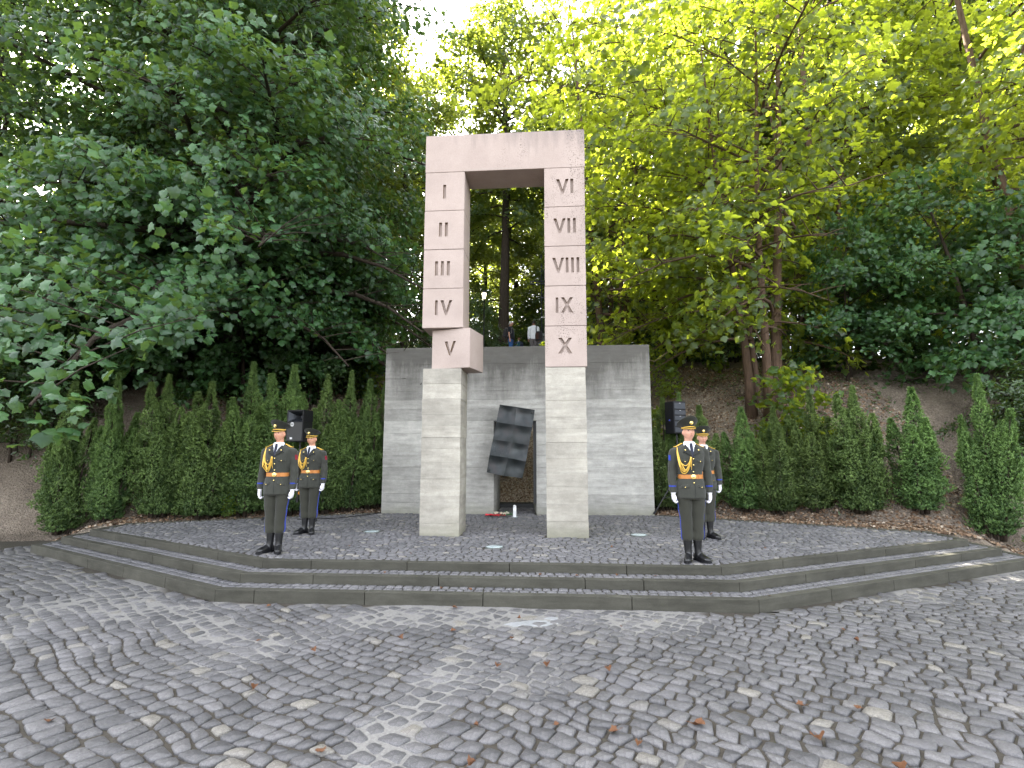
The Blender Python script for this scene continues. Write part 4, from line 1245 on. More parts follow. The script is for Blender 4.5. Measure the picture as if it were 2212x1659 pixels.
YEW = [make_yew(101, 3.35, .74, 7), make_yew(102, 3.2, .82, 8), make_yew(103, 3.0, .72, 7), make_yew(104, 2.8, .62, 5)]
GY = 'upright yews planted along the edge of the platform'
def yew(i, x, y, top, rz, label):
    tr, cr = YEW[i]; h0 = [3.35, 3.2, 3.0, 2.8][i]
    z = gz(x, y); s = (top - z) / h0
    t = thing('yew', label, 'yew', (x, y, z - .02), rz, GY, 1.0)
    wv = random.Random(int(abs(x) * 100)).uniform(.9, 1.12)
    t.scale = (min(1.25, max(1.0, s)) * 1.05 * wv,) * 2 + (s,)
    link('trunk', tr, t); link('crown', cr, t)
for a in [(1, -7.62, 11.25, 3.35, .3, 'yew at the left edge of the left row, lower than its neighbour'), (0, -6.92, 11.65, 3.86, 0, 'tallest yew of the left row, behind the first left guard'),
          (1, -6.12, 12.05, 3.85, 1.2, 'broad yew of the left row rising just behind the black loudspeaker'), (2, -5.42, 12.35, 3.65, 2.2, 'yew of the left row right behind the second left guard'),
          (0, -4.98, 12.75, 3.80, 3.1, 'pointed yew of the left row, third from the wall'), (3, -4.62, 13.1, 3.62, 4.2, 'narrow yew of the left row next but one to the wall'),
          (2, -4.33, 13.45, 3.58, 5.0, 'yew of the left row hard against the concrete wall'),
          (1, -8.55, 11.1, 3.5, 2.0, 'yew of the left row beyond the first left guard, outer side'), (0, -9.5, 10.8, 3.5, 4.0, 'yew near the outer end of the left row'), (2, -10.4, 10.7, 3.3, 1.0, 'outermost yew of the left row'),
          (3, 2.78, 13.25, 3.12, .5, 'yew of the right row hard against the concrete wall'), (2, 3.16, 13.15, 3.22, 1.5, 'yew of the right row behind the slotted loudspeaker'),
          (3, 3.58, 12.95, 2.9, 2.4, 'narrow low yew of the right row behind the two guards'), (2, 4.45, 12.65, 2.83, 3.2, 'bushy yew of the right row, right of the guards'),
          (1, 5.05, 12.35, 2.80, 4.1, 'broad yew of the right row below the many-stemmed maple'), (0, 5.75, 12.1, 3.15, 5.2, 'dense tall yew of the right row under the low maple sprays'),
          (1, 6.5, 11.75, 3.2, .9, 'yew towards the outer end of the right row'), (2, 7.4, 11.3, 3.1, 2.9, 'yew near the outer end of the right row'), (0, 8.4, 10.9, 3.3, 3.9, 'outermost yew of the right row')]:
    yew(*a)

# ---------------------------------------------------------------- leaf litter on the slope
n = 80000
lx = rng.uniform(-10, 8.5, n); d = rng.uniform(0, 1, n) ** 1.2 * 7.5 + .02
ly = foot(lx) + d
lz = terrain_z(lx, ly) + .012
keep = rng.random(n) < (.25 + .75 * fbm(lx * 1.1, ly * 1.1, 44)) * np.where(lx < 0, .75, 1)
lx, ly, lz = lx[keep], ly[keep], lz[keep]
e = .05
nx_ = -(terrain_z(lx + e, ly) - terrain_z(lx - e, ly)) / (2 * e); ny_ = -(terrain_z(lx, ly + e) - terrain_z(lx, ly - e)) / (2 * e)
N = np.stack([nx_, ny_, np.ones_like(nx_)], -1) + rng.normal(0, .45, (len(lx), 3))
T = rng.normal(0, 1, (len(lx), 3))
m2 = 5000
dx = rng.uniform(-1.5, -.2, m2); dy = 14.3 + rng.uniform(0, 2.6, m2)
lx = np.concatenate([lx, dx]); ly = np.concatenate([ly, dy]); lz = np.concatenate([lz, terrain_z(dx, dy) + .015])
N = np.concatenate([N, np.stack([rng.normal(0, .5, m2), rng.normal(-.8, .5, m2), np.ones(m2)], -1)]); T = np.concatenate([T, rng.normal(0, 1, (m2, 3))])
LT = np.clip(rng.normal(.55, .27, len(lx)), 0, 1); LT[-m2:] = np.clip(rng.normal(.9, .2, m2), 0, 1)  # litter behind the doorway tinted paler to make up for dim light there
me = leaves_mesh('leaf_litter', np.stack([lx, ly, lz], -1), N, T, rng.uniform(.03, .085, len(lx)), LT, TRI[::2], M['litter'], .3)
tag(link('leaf_litter', me), kind='stuff', label='dry brown leaf litter strewn over the slope')

# low weeds and ivy creeping over the bank
n = 9000
lx = rng.uniform(-12, 10, n); d = rng.uniform(.4, 6.5, n); ly = foot(lx) + d
keep = (fbm(lx * .9 + 7, ly * .9, 71, 3) > .57) & (rng.random(n) < .8) & ~((lx > WX0 - .1) & (lx < WX1 + .1) & (ly < 14.4))
lx, ly = lx[keep], ly[keep]; k = len(lx)
N = rng.normal(0, .45, (k, 3)); N[:, 2] += 1; N[:, 1] -= .5
me = leaves_mesh('weeds', np.stack([lx, ly, terrain_z(lx, ly) + rng.uniform(.02, .12, k)], -1), N, rng.normal(0, 1, (k, 3)), rng.uniform(.05, .12, k), rng.random(k), OVAL, M['leaf_bush'], .2)
tag(link('weeds', me), kind='stuff', label='low green weeds and ivy creeping over the bank')
# ---------------------------------------------------------------- people
def crom(P, n):
    """Catmull-Rom resample of control rows (tuples) to n rows"""
    P = np.array(P, float); m = len(P)
    Q = np.concatenate([[2 * P[0] - P[1]], P, [2 * P[-1] - P[-2]]])
    out = []
    for i in range(n):
        t = i / (n - 1) * (m - 1); k = min(m - 2, int(t)); f = t - k
        a, b, c, d = Q[k], Q[k + 1], Q[k + 2], Q[k + 3]
        out.append(.5 * ((2 * b) + (c - a) * f + (2 * a - 5 * b + 4 * c - d) * f * f + (-a + 3 * b - 3 * c + d) * f ** 3))
    return np.array(out)
def loft(mb, ctrl, n=24, seg=20, exp=2.0, axis='z', fold=None):
    """ctrl rows: (x, y, z, rx, ry)"""
    R = crom(ctrl, n)
    V = []; F = []
    for i, (x, y, z, rx, ry) in enumerate(R):
        rx, ry = max(rx, .002), max(ry, .002)
        for k in range(seg):
            w = 2 * PI * k / seg; c, s = math.cos(w), math.sin(w)
            ux = math.copysign(abs(c) ** (2 / exp), c); uy = math.copysign(abs(s) ** (2 / exp), s)
            m = 1 + (fold(w, i / (n - 1), z) if fold else 0)
            if axis == 'z': V.append((x + ux * rx * m, y + uy * ry * m, z))
            else: V.append((x + ux * rx * m, y, z + uy * ry * m))
    for i in range(n - 1):
        for k in range(seg):
            a, b = i * seg + k, i * seg + (k + 1) % seg
            q = (a, b, b + seg, a + seg)
            F.append(q)
    F.append(tuple(range(seg - 1, -1, -1))); F.append(tuple((n - 1) * seg + k for k in range(seg)))
    # outward winding
    if (R[-1][2] < R[0][2]) if axis == 'z' else (R[-1][1] > R[0][1]):
        F = [f[::-1] for f in F]
    return mb.add(V, F)

def head_geo(mb, c=(0, 0, 1.655), yaw=0.0, pitch=0.0, s=1.0):
    nu, nv = 56, 40
    V = []; F = []
    W, D, Hh = .074, .096, .118
    rot = Matrix.Rotation(yaw, 3, 'Z') @ Matrix.Rotation(pitch, 3, 'X')
    g = lambda x, m, w: math.exp(-((x - m) / w) ** 2)
    for j in range(nv + 1):
        ph = PI * j / nv
        for i in range(nu):
            w = 2 * PI * i / nu
            x = math.sin(ph) * math.cos(w); y = math.sin(ph) * math.sin(w); z = math.cos(ph)
            X, Y, Z = x * W, y * D, z * Hh
            if z < 0:
                k = 1 - .34 * (-z) ** 1.5; X *= k
                if y > 0: Y *= 1 - .55 * (-z) ** 1.2
                else: Y = Y * (1 - .10 * (-z)) - .010 * (-z) * abs(math.sin(ph))
            fr = max(0, -y)                       # front weight
            fr2 = fr ** 1.5
            Y -= fr2 * .024 * g(X, 0, .013) * (g(Z, -.020, .020) + .45 * g(Z, .008, .022))          # nose
            Y -= fr2 * .006 * g(Z, .034, .012) * g(X, 0, .06)                                        # brow
            Y += fr2 * .010 * (g(X, .031, .017) + g(X, -.031, .017)) * g(Z, .014, .013)              # eye sockets
            Y -= fr2 * .006 * (g(X, .042, .018) + g(X, -.042, .018)) * g(Z, -.022, .02)              # cheekbones
            Y -= fr2 * .007 * g(X, 0, .022) * (g(Z, -.054, .007) + .9 * g(Z, -.067, .007))           # lips
            Y += fr2 * .004 * g(X, 0, .03) * g(Z, -.0605, .004)
            Y -= fr2 * .008 * g(X, 0, .025) * g(Z, -.098, .016)                                      # chin
            p = rot @ Vector((X, Y, Z)) * s
            V.append((c[0] + p.x, c[1] + p.y, c[2] + p.z))
    for j in range(nv):
        for i in range(nu):
            F.append((j * nu + i, (j + 1) * nu + i, (j + 1) * nu + (i + 1) % nu, j * nu + (i + 1) % nu))
    mb.add(V, F)
    for sx in (-1, 1):                                                                                # ears
        e = MB(); e.ball((sx * .0755, .008, -.008), (.011, .018, .030), 10, 8)
        mb.add([tuple(Vector(c) + rot @ Vector(p) * s) for p in e.v], e.f)
    return rot

def head_parts(body, rot, c, hair_mat=None, hair='short', brow_mat=None, s=1.0, cap=False):
    def place(mb, name, mat, **k):
        mb.v = [tuple(Vector(c) + rot @ Vector(p) * s) for p in mb.v]
        return mb.obj(name, mat, body, **k)
    for sx in (-1, 1):
        place(MB().ball((sx * .031, -.0795, .0125), (.0125, .006, .0055), 10, 6), 'eye', M['eye'], smooth=True)
        place(MB().tube([(sx * .014, -.0935, .030), (sx * .030, -.092, .034), (sx * .046, -.082, .030)], [.003, .0042, .002], 6), 'eyebrow', brow_mat or M['hair_dark'], smooth=True)
    place(MB().tube([(-.022, -.0915, -.0605), (-.008, -.1005, -.0590), (.008, -.1005, -.0590), (.022, -.0915, -.0605)], [.002, .0045, .0045, .002], 6), 'lips', M['lip'], smooth=True)
    if hair:
        nu, nv = 32, 16
        V = []; F = []
        for j in range(nv + 1):
            ph = PI * .60 * j / nv
            for i in range(nu):
                w = 2 * PI * i / nu
                x, y, z = math.sin(ph) * math.cos(w), math.sin(ph) * math.sin(w), math.cos(ph)
                if y < -.25 and z < .52 and not cap: z = max(z, .52 + .1 * abs(x)); y *= .98
                gr = 1.055 + .012 * math.sin(w * 9 + j)
                if cap and (z > .5 or y < .15): gr = .94
                if cap: gr = min(gr, 1.03)
                V.append((x * .074 * gr, y * .096 * gr, z * .118 * gr))
        for j in range(nv):
            for i in range(nu):
                F.append((j * nu + i, (j + 1) * nu + i, (j + 1) * nu + (i + 1) % nu, j * nu + (i + 1) % nu))
        place(MB().add(V, F), 'hair', hair_mat or M['hair_dark'], smooth=True)

def limb(mb, pts, n=18, seg=14, fold=None):
    """pts rows (x,y,z,r)"""
    return loft(mb, [(p[0], p[1], p[2], p[3], p[3]) for p in pts], n, seg, 2.0, 'z', fold)

def arm_path(sx, bend=0.0, grow=0.0):
    return [(sx * .155, .005, 1.485, .050 + grow), (sx * .190, .008, 1.455, .062 + grow), (sx * .212, .012, 1.36, .056 + grow), (sx * .230, .016, 1.22, .050 + grow),
            (sx * .240, .012, 1.13, .048 + grow), (sx * .246, -.006 - bend, 1.00, .043 + grow), (sx * .244, -.026 - bend * 2, .885, .035 + grow)]
def leg_path(sx, grow=0.0):
    return [(sx * .080, .0, .93, .105 + grow), (sx * .086, .0, .80, .096 + grow), (sx * .080, -.004, .62, .076 + grow), (sx * .073, -.004, .50, .062 + grow), (sx * .066, .010, .34, .058 + grow), (sx * .058, .014, .12, .042 + grow), (sx * .058, .010, .04, .046 + grow)]

def hand_geo(mb, sx, wrist, curl=1.0):
    """hand hanging from wrist, palm towards the thigh, fingers curled; thumb to the front"""
    w = Vector(wrist)
    loft(mb, [(w.x, w.y, w.z + .02, .026, .030), (w.x, w.y - .002, w.z - .02, .024, .036), (w.x, w.y - .004, w.z - .06, .022, .043), (w.x, w.y - .004, w.z - .092, .018, .040)], 10, 12, 2.4)
    for i, (dy, ln) in enumerate([(-.030, .82), (-.010, .94), (.011, .88), (.030, .70)]):
        b = Vector((w.x, w.y + dy, w.z - .085))
        inw = -sx
        p = [b, b + Vector((inw * .006, 0, -.030 * ln)), b + Vector((inw * .026 * curl, 0, -.050 * ln)), b + Vector((inw * .043 * curl, 0, -.040 * ln)), b + Vector((inw * .046 * curl, 0, -.020 * ln))]
        mb.tube(p, [.0105, .0105, .0100, .0095, .0080], 8)
    b = Vector((w.x - sx * .004, w.y - .030, w.z - .025))
    mb.tube([b, b + Vector((-sx * .010, -.020, -.026)), b + Vector((-sx * .018, -.020, -.052)), b + Vector((-sx * .022, -.010, -.072))], [.0125, .0125, .011, .009], 8)

def body_mesh(skin, yaw=0, pitch=0, voxel=.0085, hs=1.0, hc=(0, -.005, 1.665), hands=True):
    mb = MB()
    rot = head_geo(mb, hc, yaw, pitch, hs)
    loft(mb, [(0, .022, 1.46, .075, .062), (0, .018, 1.52, .055, .055), (0, .012, 1.58, .052, .056), (0, .008, 1.64, .050, .06)], 10, 18)
    loft(mb, [(0, 0, .86, .150, .105), (0, 0, .98, .15, .105), (0, 0, 1.10, .135, .095), (0, 0, 1.25, .150, .108), (0, .0, 1.38, .165, .112), (0, .005, 1.46, .15, .09), (0, .012, 1.51, .08, .06)], 20, 24, 2.3)
    for sx in (-1, 1):
        limb(mb, arm_path(sx, grow=-.014)); limb(mb, leg_path(sx, grow=-.010))
        if hands: hand_geo(mb, sx, (sx * .244, -.026, .885))
        else: loft(mb, [(sx * .244, -.026, .90, .018, .020), (sx * .244, -.026, .83, .012, .026), (sx * .244, -.026, .80, .008, .018)], 6, 10)   # palm inside the glove
        loft(mb, [(sx * .062, .05, .05, .022, .022), (sx * .070, 0, .05, .026, .03), (sx * .100, -.07, .045, .026, .018), (sx * .122, -.13, .038, .020, .012)], 8, 12, axis='y')
    return fuse(mb, voxel, skin, 2, .4), rot

def foldfn(seed, amp, freq):
    def f(w, t, z): return amp * (math.sin(z * freq + 2 * math.sin(w + seed) + seed) * (.6 + .4 * math.sin(w * 2 + seed * 2)))
    return f
def tunic_mesh(mat, short=False, shirt=False, voxel=.010, belly=0.0):
    mb = MB()
    if not shirt:
        loft(mb, [(0, 0, .815, .190, .142), (0, 0, .83, .191, .143), (0, 0, .95, .187, .138), (0, 0, 1.04, .172, .126), (0, 0, 1.105, .158, .114), (0, -.002, 1.20, .168, .124), (0, -.004, 1.32, .187, .136), (0, 0, 1.41, .197, .130), (0, .006, 1.475, .182, .104), (0, .012, 1.515, .125, .082), (0, .016, 1.535, .080, .070)], 44, 32, 2.35, 'z', foldfn(1.3, .016, 34))
    else:
        b = belly
        loft(mb, [(0, 0, .88, .172, .130 + b * .6), (0, 0, .97, .176, .132 + b), (0, 0, 1.08, .172, .125 + b * 1.1), (0, -.002, 1.20, .176, .126 + b * .8), (0, -.004, 1.32, .190, .132 + b * .3), (0, 0, 1.41, .197, .126), (0, .006, 1.475, .178, .100), (0, .012, 1.515, .115, .078), (0, .016, 1.535, .068, .064)], 36, 28, 2.3, 'z', foldfn(2.1, .016, 30))
    for sx in (-1, 1):
        P = arm_path(sx, grow=.009 if not shirt else .006)
        if short: P = P[:4]; P[-1] = (P[-1][0], P[-1][1], P[-1][2], .060)
        else: P[-1] = (P[-1][0], P[-1][1], P[-1][2] + .005, .046 if not shirt else .036)
        limb(mb, P, 38, 18, foldfn(sx * 2.0, .055, 42))
    return fuse(mb, voxel, mat, 3, .45)
def trouser_mesh(mat, bloused=True, voxel=.010):
    mb = MB()
    loft(mb, [(0, 0, .80, .172, .122), (0, 0, .90, .170, .124), (0, 0, 1.02, .150, .112)], 10, 26, 2.3)
    for sx in (-1, 1):
        if bloused:
            P = [(sx * .086, 0, .93, .104), (sx * .090, 0, .80, .099), (sx * .086, -.004, .66, .086), (sx * .079, -.004, .52, .077), (sx * .074, .006, .40, .079), (sx * .070, .010, .32, .083), (sx * .068, .010, .275, .074), (sx * .066, .012, .262, .058)]
        else:
            P = [(sx * .086, 0, .93, .104), (sx * .090, 0, .80, .100), (sx * .086, -.004, .62, .085), (sx * .080, -.004, .48, .076), (sx * .074, .006, .30, .070), (sx * .070, .008, .10, .068), (sx * .070, .006, .045, .068)]
        limb(mb, P, 44, 20, foldfn(sx * 3 + .7, .038, 33))
    return fuse(mb, voxel, mat, 3, .45)
def boot_mesh(sx, mat, tall=True):
    mb = MB()
    fx = .35 * sx                       # toes turned out
    def f(d, z, rx, rz): return (sx * .066 + fx * d, .03 - d, z, rx, rz)
    top = .33 if tall else .12
    loft(mb, [(sx * .066, .012, .02, .046, .052), (sx * .066, .010, .09, .045, .055), (sx * .066, .012, .16, .049, .054), (sx * .066, .014, .25, .058, .060), (sx * .066, .014, top, .060, .062)] if tall else [(sx * .066, .012, .02, .044, .05), (sx * .066, .012, .12, .046, .05)], 16, 18)
    loft(mb, [f(-.045, .045, .030, .032), f(-.03, .050, .042, .045), f(.03, .058, .044, .053), f(.09, .052, .046, .046), f(.15, .040, .050, .034), f(.195, .036, .044, .028), f(.222, .030, .022, .018)], 18, 16, 2.3, 'y')
    return fuse(mb, .007, mat, 3, .5)
def sole_mesh(sx):
    fx = .35 * sx; pts = []
    prof = [(-.05, .026), (-.03, .042), (.03, .041), (.08, .044), (.14, .052), (.19, .047), (.226, .022)]
    for d, w in prof: pts.append((sx * .066 + fx * d - w, .03 - d))
    for d, w in prof[::-1]: pts.append((sx * .066 + fx * d + w, .03 - d))
    n = len(pts)
    return MB().add([(a, b, 0) for a, b in pts] + [(a, b, .022) for a, b in pts], [tuple(range(n))[::-1], tuple(range(n, 2 * n))] + [(i, (i + 1) % n, (i + 1) % n + n, i + n) for i in range(n)])
def glove_mesh(sx, mat):
    mb = MB(); hand_geo(mb, sx, (sx * .244, -.026, .885), 1.0)
    mb2 = MB(); mb2.v, mb2.f = mb.v, mb.f
    loft(mb2, [(sx * .244, -.026, .915, .034, .036), (sx * .244, -.026, .88, .033, .038)], 4, 14)
    return fuse(mb2, .0045, mat, 2, .4)

TUN = tunic_mesh(M['tunic']); TRO = trouser_mesh(M['trouser'])
BOOT = {sx: boot_mesh(sx, M['boot']) for sx in (-1, 1)}
SOLE = {sx: sole_mesh(sx).mesh('sole', M['black_plastic']) for sx in (-1, 1)}
GLV = {sx: glove_mesh(sx, M['glove']) for sx in (-1, 1)}
bt = BVHTree.FromPolygons([v.co for v in TUN.vertices], [tuple(p.vertices) for p in TUN.polygons])
bl = BVHTree.FromPolygons([v.co for v in TRO.vertices], [tuple(p.vertices) for p in TRO.polygons])
def front(x, z, off=.004, tree=None, cast=(0, -1, 0)):
    """point on the front of the tunic at (x, z)"""
    h = (tree or bt).ray_cast(Vector((x, -1, z)), Vector((0, 1, 0)))
    if h[0] is None: return Vector((x, -.1, z))
    return h[0] - Vector((0, off, 0))
def patch(poly, off=.006, th=.006, n=6):
    """cloth patch laid on the front of the tunic; poly: quad (x,z)*4"""
    A, B, C_, D = [Vector((p[0], p[1])) for p in poly]
    V = []; F = []
    for o in (off, off - th):
        for i in range(n + 1):
            for j in range(n + 1):
                s, t = j / n, i / n
                p = (A * (1 - s) + B * s) * (1 - t) + (D * (1 - s) + C_ * s) * t
                V.append(front(p.x, p.y, o))
    k = (n + 1) ** 2
    for i in range(n):
        for j in range(n):
            a = i * (n + 1) + j
            F.append((a, a + n + 1, a + n + 2, a + 1)); F.append((k + a, k + a + 1, k + a + n + 2, k + a + n + 1))
    rim = [j for j in range(n + 1)] + [(i + 1) * (n + 1) + n for i in range(n)] + [n * (n + 1) + n - 1 - j for j in range(n)] + [(n - 1 - i) * (n + 1) for i in range(n - 1)]
    for q in range(len(rim)):
        a, b = rim[q], rim[(q + 1) % len(rim)]; F.append((a, b, b + k, a + k))
    return MB().add(V, F)
def knob(p, r=.009, name='button', mat=None, par=None):
    m = MB().lathe([(r, 0), (r * .95, .003), (r * .55, .006), (r * .1, .007)], 10).xf(Matrix.Rotation(R_(90), 4, 'X'))
    return m.obj(name, mat or M['brass'], par, tuple(p), smooth=True)

def make_guard(name, label, loc, rz, scale, skin, yaw=0.0, pitch=0.0, sleeve='maroon', build=1.0):
    g = thing(name, label, 'person', loc, rz, 'ceremonial guards in olive uniform', scale)
    hc = (0, -.012, 1.690)
    bm_, rot = body_mesh(skin, yaw, pitch, .0075, 1.0, hc, False)
    body = link('body', bm_, g)
    head_parts(body, rot, hc, M['hair_dark'], 'short', cap=True)
    # uniform
    tun = link('tunic', TUN, g)
    tro = link('trousers', TRO, g)
    for sx in (-1, 1):
        b = link('boot', BOOT[sx], g); link('sole', SOLE[sx], b)
        link('glove', GLV[sx], g)
        # blue piping down the trouser seam
        pts = []
        for z in np.linspace(.80, .275, 22):
            h = bl.ray_cast(Vector((sx * 1, 0.0, z)), Vector((-sx, 0, 0)))
            if h[0] is not None: pts.append(h[0])
        V = []; F = []
        for p in pts: V += [(p.x + sx * .003, p.y - .013, p.z), (p.x + sx * .003, p.y + .013, p.z), (p.x - sx * .02, p.y + .013, p.z), (p.x - sx * .02, p.y - .013, p.z)]
        for i in range(len(pts) - 1):
            for k in range(4): F.append((i * 4 + k, i * 4 + (k + 1) % 4, i * 4 + 4 + (k + 1) % 4, i * 4 + 4 + k))
        F.append((0, 1, 2, 3)); F.append(tuple(len(V) - 4 + k for k in range(4)))
        MB().add(V, F).obj('seam_stripe', M['blue'], tro)
        # sleeve stripe
        def ring(z, r, th, mat, nm):
            x = np.interp(z, [.885, 1.0, 1.13], [.244, .246, .240]); y = np.interp(z, [.885, 1.0, 1.13], [-.026, -.006, .012]); r0 = np.interp(z, [.885, 1.0, 1.13], [.046, .052, .057])
            n = 22; V = []; F = []
            for zz in (z, z + th):
                for k in range(n):
                    w = 2 * PI * k / n; V.append((sx * x + (r0 + r) * math.cos(w), y + (r0 + r) * math.sin(w), zz))
            for k in range(n): F.append((k, (k + 1) % n, n + (k + 1) % n, n + k))
            F.append(tuple(range(n))[::-1]); F.append(tuple(range(n, 2 * n)))
            MB().add(V, F).obj(nm, mat, tun)
        ring(.965, .0005, .017, M['blue'], 'cuff_stripe')
        # shoulder boards
        E = Vector((sx * .085, .012, 1.527)); Q = Vector((sx * .198, .010, 1.492))
        hts = []
        bd = MB()
        V = []; F = []
        n = 6
        for i in range(n + 1):
            t = i / n; p = E.lerp(Q, t)
            h = bt.ray_cast(Vector((p.x, p.y, 2)), Vector((0, 0, -1)))
            z = h[0].z if h[0] is not None else p.z
            wv = .020 + .008 * t
            V += [(p.x, p.y - wv, z + .010), (p.x, p.y + wv, z + .010), (p.x, p.y + wv, z - .004), (p.x, p.y - wv, z - .004)]
        for i in range(n):
            for k in range(4): F.append((i * 4 + k, i * 4 + (k + 1) % 4, i * 4 + 4 + (k + 1) % 4, i * 4 + 4 + k))
        F.append((0, 1, 2, 3)); F.append(tuple(4 * n + k for k in range(4)))
        eb = MB().add(V, F).obj('shoulder_board', M['lapel'], tun)
        edge = MB()
        for s2 in (0, 1): edge.tube([Vector(V[i * 4 + s2]) + Vector((0, 0, .002)) for i in range(n + 1)], .0045, 6)
        edge.tube([Vector(V[n * 4]) + Vector((0, 0, .002)), Vector(V[n * 4 + 1]) + Vector((0, 0, .002))], .006, 6)
        edge.tube([(Vector(V[i * 4]) + Vector(V[i * 4 + 1])) / 2 + Vector((0, 0, .001)) for i in range(n + 1)], .004, 6)
        edge.obj('gold_edging', M['gold'], eb)
    # arm badge on the upper sleeve
    sx = 1 if sleeve == 'maroon' else -1
    V = []; F = []
    n = 6
    for z in np.linspace(1.385, 1.315, n):
        for yy in np.linspace(-.032, .030, n):
            h = bt.ray_cast(Vector((sx * 1, yy, z)), Vector((-sx, 0, 0)))
            p = h[0] if h[0] is not None else Vector((sx * .29, yy, z)); V.append((p.x + sx * .003, p.y, p.z))
    for i in range(n - 1):
        for j in range(n - 1):
            a = i * n + j; F.append((a, a + n, a + n + 1, a + 1))
    MB().add(V, F).obj('arm_badge', M['maroon'] if sleeve == 'maroon' else M['blue'], tun)
    # white shirt, tie, lapels
    patch([(-.052, 1.545), (.052, 1.545), (.012, 1.385), (-.012, 1.385)], .010, .02).obj('shirt', M['shirt'], g, smooth=True)
    cl = MB()
    for s in (-1, 1):
        q = [Vector(p) for p in ((s * .066, -.020, 1.570), (s * .014, -.074, 1.545), (s * .010, -.088, 1.530), (s * .036, -.106, 1.490), (s * .086, -.045, 1.522))]
        cl.add([tuple(p) for p in q] + [(p.x * .96, p.y + .012, p.z - .006) for p in q], [(0, 1, 2, 3, 4), (9, 8, 7, 6, 5)] + [(i, i + 5, (i + 1) % 5 + 5, (i + 1) % 5) for i in range(5)])
    cl.obj('shirt_collar', M['shirt'], g)
    nk = MB(); loft(nk, [(0, .012, 1.515, .072, .070), (0, .010, 1.545, .066, .068), (0, .008, 1.566, .063, .066)], 6, 22); nk.obj('collar_band', M['shirt'], g, smooth=True)
    tie = MB()
    y1, y2 = front(0, 1.50, .022).y, front(0, 1.38, .020).y
    tie.add([(-.017, -.104, 1.545), (.017, -.104, 1.545), (.012, -.108, 1.512), (-.012, -.108, 1.512), (.026, y2, 1.36), (-.026, y2, 1.36), (-.017, -.09, 1.545), (.017, -.09, 1.545), (.026, y2 + .012, 1.36), (-.026, y2 + .012, 1.36)],
            [(0, 3, 2, 1), (3, 5, 4, 2), (6, 7, 8, 9), (0, 1, 7, 6), (1, 2, 4, 8, 7), (0, 6, 9, 5, 3), (5, 9, 8, 4)])
    tie.obj('tie', M['navy'], g, bevel=.003, seg=1)
    for s in (-1, 1):
        lp = patch([(s * .072, 1.535), (s * .030, 1.46), (s * .002, 1.365), (s * .118, 1.425)], .016, .012).obj('lapel', M['lapel'], tun, smooth=True)
        knob(front(s * .088, 1.452, .020), .011, 'collar_badge', M['brass'], tun)
        pk = patch([(s * .055, 1.325), (s * .150, 1.325), (s * .150, 1.292), (s * .055, 1.292)], .008, .006).obj('pocket_flap', M['tunic'], tun, smooth=True)
        knob(front(s * .102, 1.300, .010), .008, 'button', M['brass'], tun)
        patch([(s * .060, .998), (s * .155, .990), (s * .158, .950), (s * .062, .958)], .008, .006).obj('pocket_flap', M['tunic'], tun, smooth=True)
        knob(front(s * .110, .962, .010), .008, 'button', M['brass'], tun)
    for z in (1.335, 1.255, 1.165, 1.02): knob(front(.006, z, .006), .0105, 'button', M['brass'], tun)
    # centre seam of the tunic
    patch([(.012, 1.36), (.018, 1.36), (.018, .825), (.012, .825)], .003, .004, 14).obj('front_seam', M['lapel'], tun)
    # belt
    n = 40; V = []; F = []
    for z, o in ((1.073, 0), (1.073, 1), (1.127, 1), (1.127, 0)):
        for k in range(n):
            w = 2 * PI * k / n; d = Vector((math.cos(w), math.sin(w), 0))
            h = bt.ray_cast(Vector((0, 0, 1.10)), d)
            rr_ = h[1] and (h[0] - Vector((0, 0, 1.10))).length
            if rr_ is None or rr_ > .2: rr_ = .16
            p = d * (rr_ + (.007 if o else -.006)); V.append((p.x, p.y, z))
    for i in range(4):
        for k in range(n): F.append((i * n + k, i * n + (k + 1) % n, ((i + 1) % 4) * n + (k + 1) % n, ((i + 1) % 4) * n + k))
    blt = MB().add(V, F).obj('belt', M['belt'], g)
    MB().lathe([(.033, 0), (.033, .006), (.027, .009), (.025, .006), (.012, .007), (.002, .010)], 22).xf(Matrix.Rotation(R_(90), 4, 'X')).obj('buckle', M['brass'], blt, tuple(front(.004, 1.10, .006)), smooth=False)
    sl = front(.075, 1.10, .006); MB().box(sl.x - .005, sl.x + .005, sl.y - .006, sl.y + .006, 1.070, 1.130).obj('belt_loop', M['belt'], blt, bevel=.002, seg=1)
    # gold aiguillette
    def drape(ctrl, r, off):
        pts = crom([(a, 0, b, 0, 0) for a, b in ctrl], 26)
        out = []
        for p in pts:
            if p[0] < -.165: out.append(Vector((p[0], -.05 - max(0, 1.47 - p[2]) * .36, p[2])))
            else: out.append(front(p[0], p[2], off))
        # smooth depth
        for _ in range(4):
            ys = [q.y for q in out]
            for i in range(1, len(out) - 1): out[i].y = min(ys[i], (ys[i - 1] + ys[i + 1]) / 2)
        return out
    ag = MB()
    S0 = (-.175, 1.488)
    ag.tube(drape([S0, (-.172, 1.40), (-.150, 1.29), (-.095, 1.245), (-.050, 1.29), (-.030, 1.362)], .0065, .012), .0065, 7)
    for k in range(3): ag.tube(drape([S0, (-.182, 1.36), (-.160 + .012 * k, 1.23 + .01 * k), (-.110 + .006 * k, 1.165 + .012 * k), (-.060, 1.225 + .012 * k), (-.028, 1.36)], .007, .014 + .004 * k), .0072, 7)
    ag.tube(drape([S0, (-.186, 1.38), (-.170, 1.22), (-.120, 1.142), (-.062, 1.19), (-.025, 1.36)], .007, .012), .0065, 7)
    ag.obj('aiguillette', M['gold'], g, smooth=True)
    pn = MB()
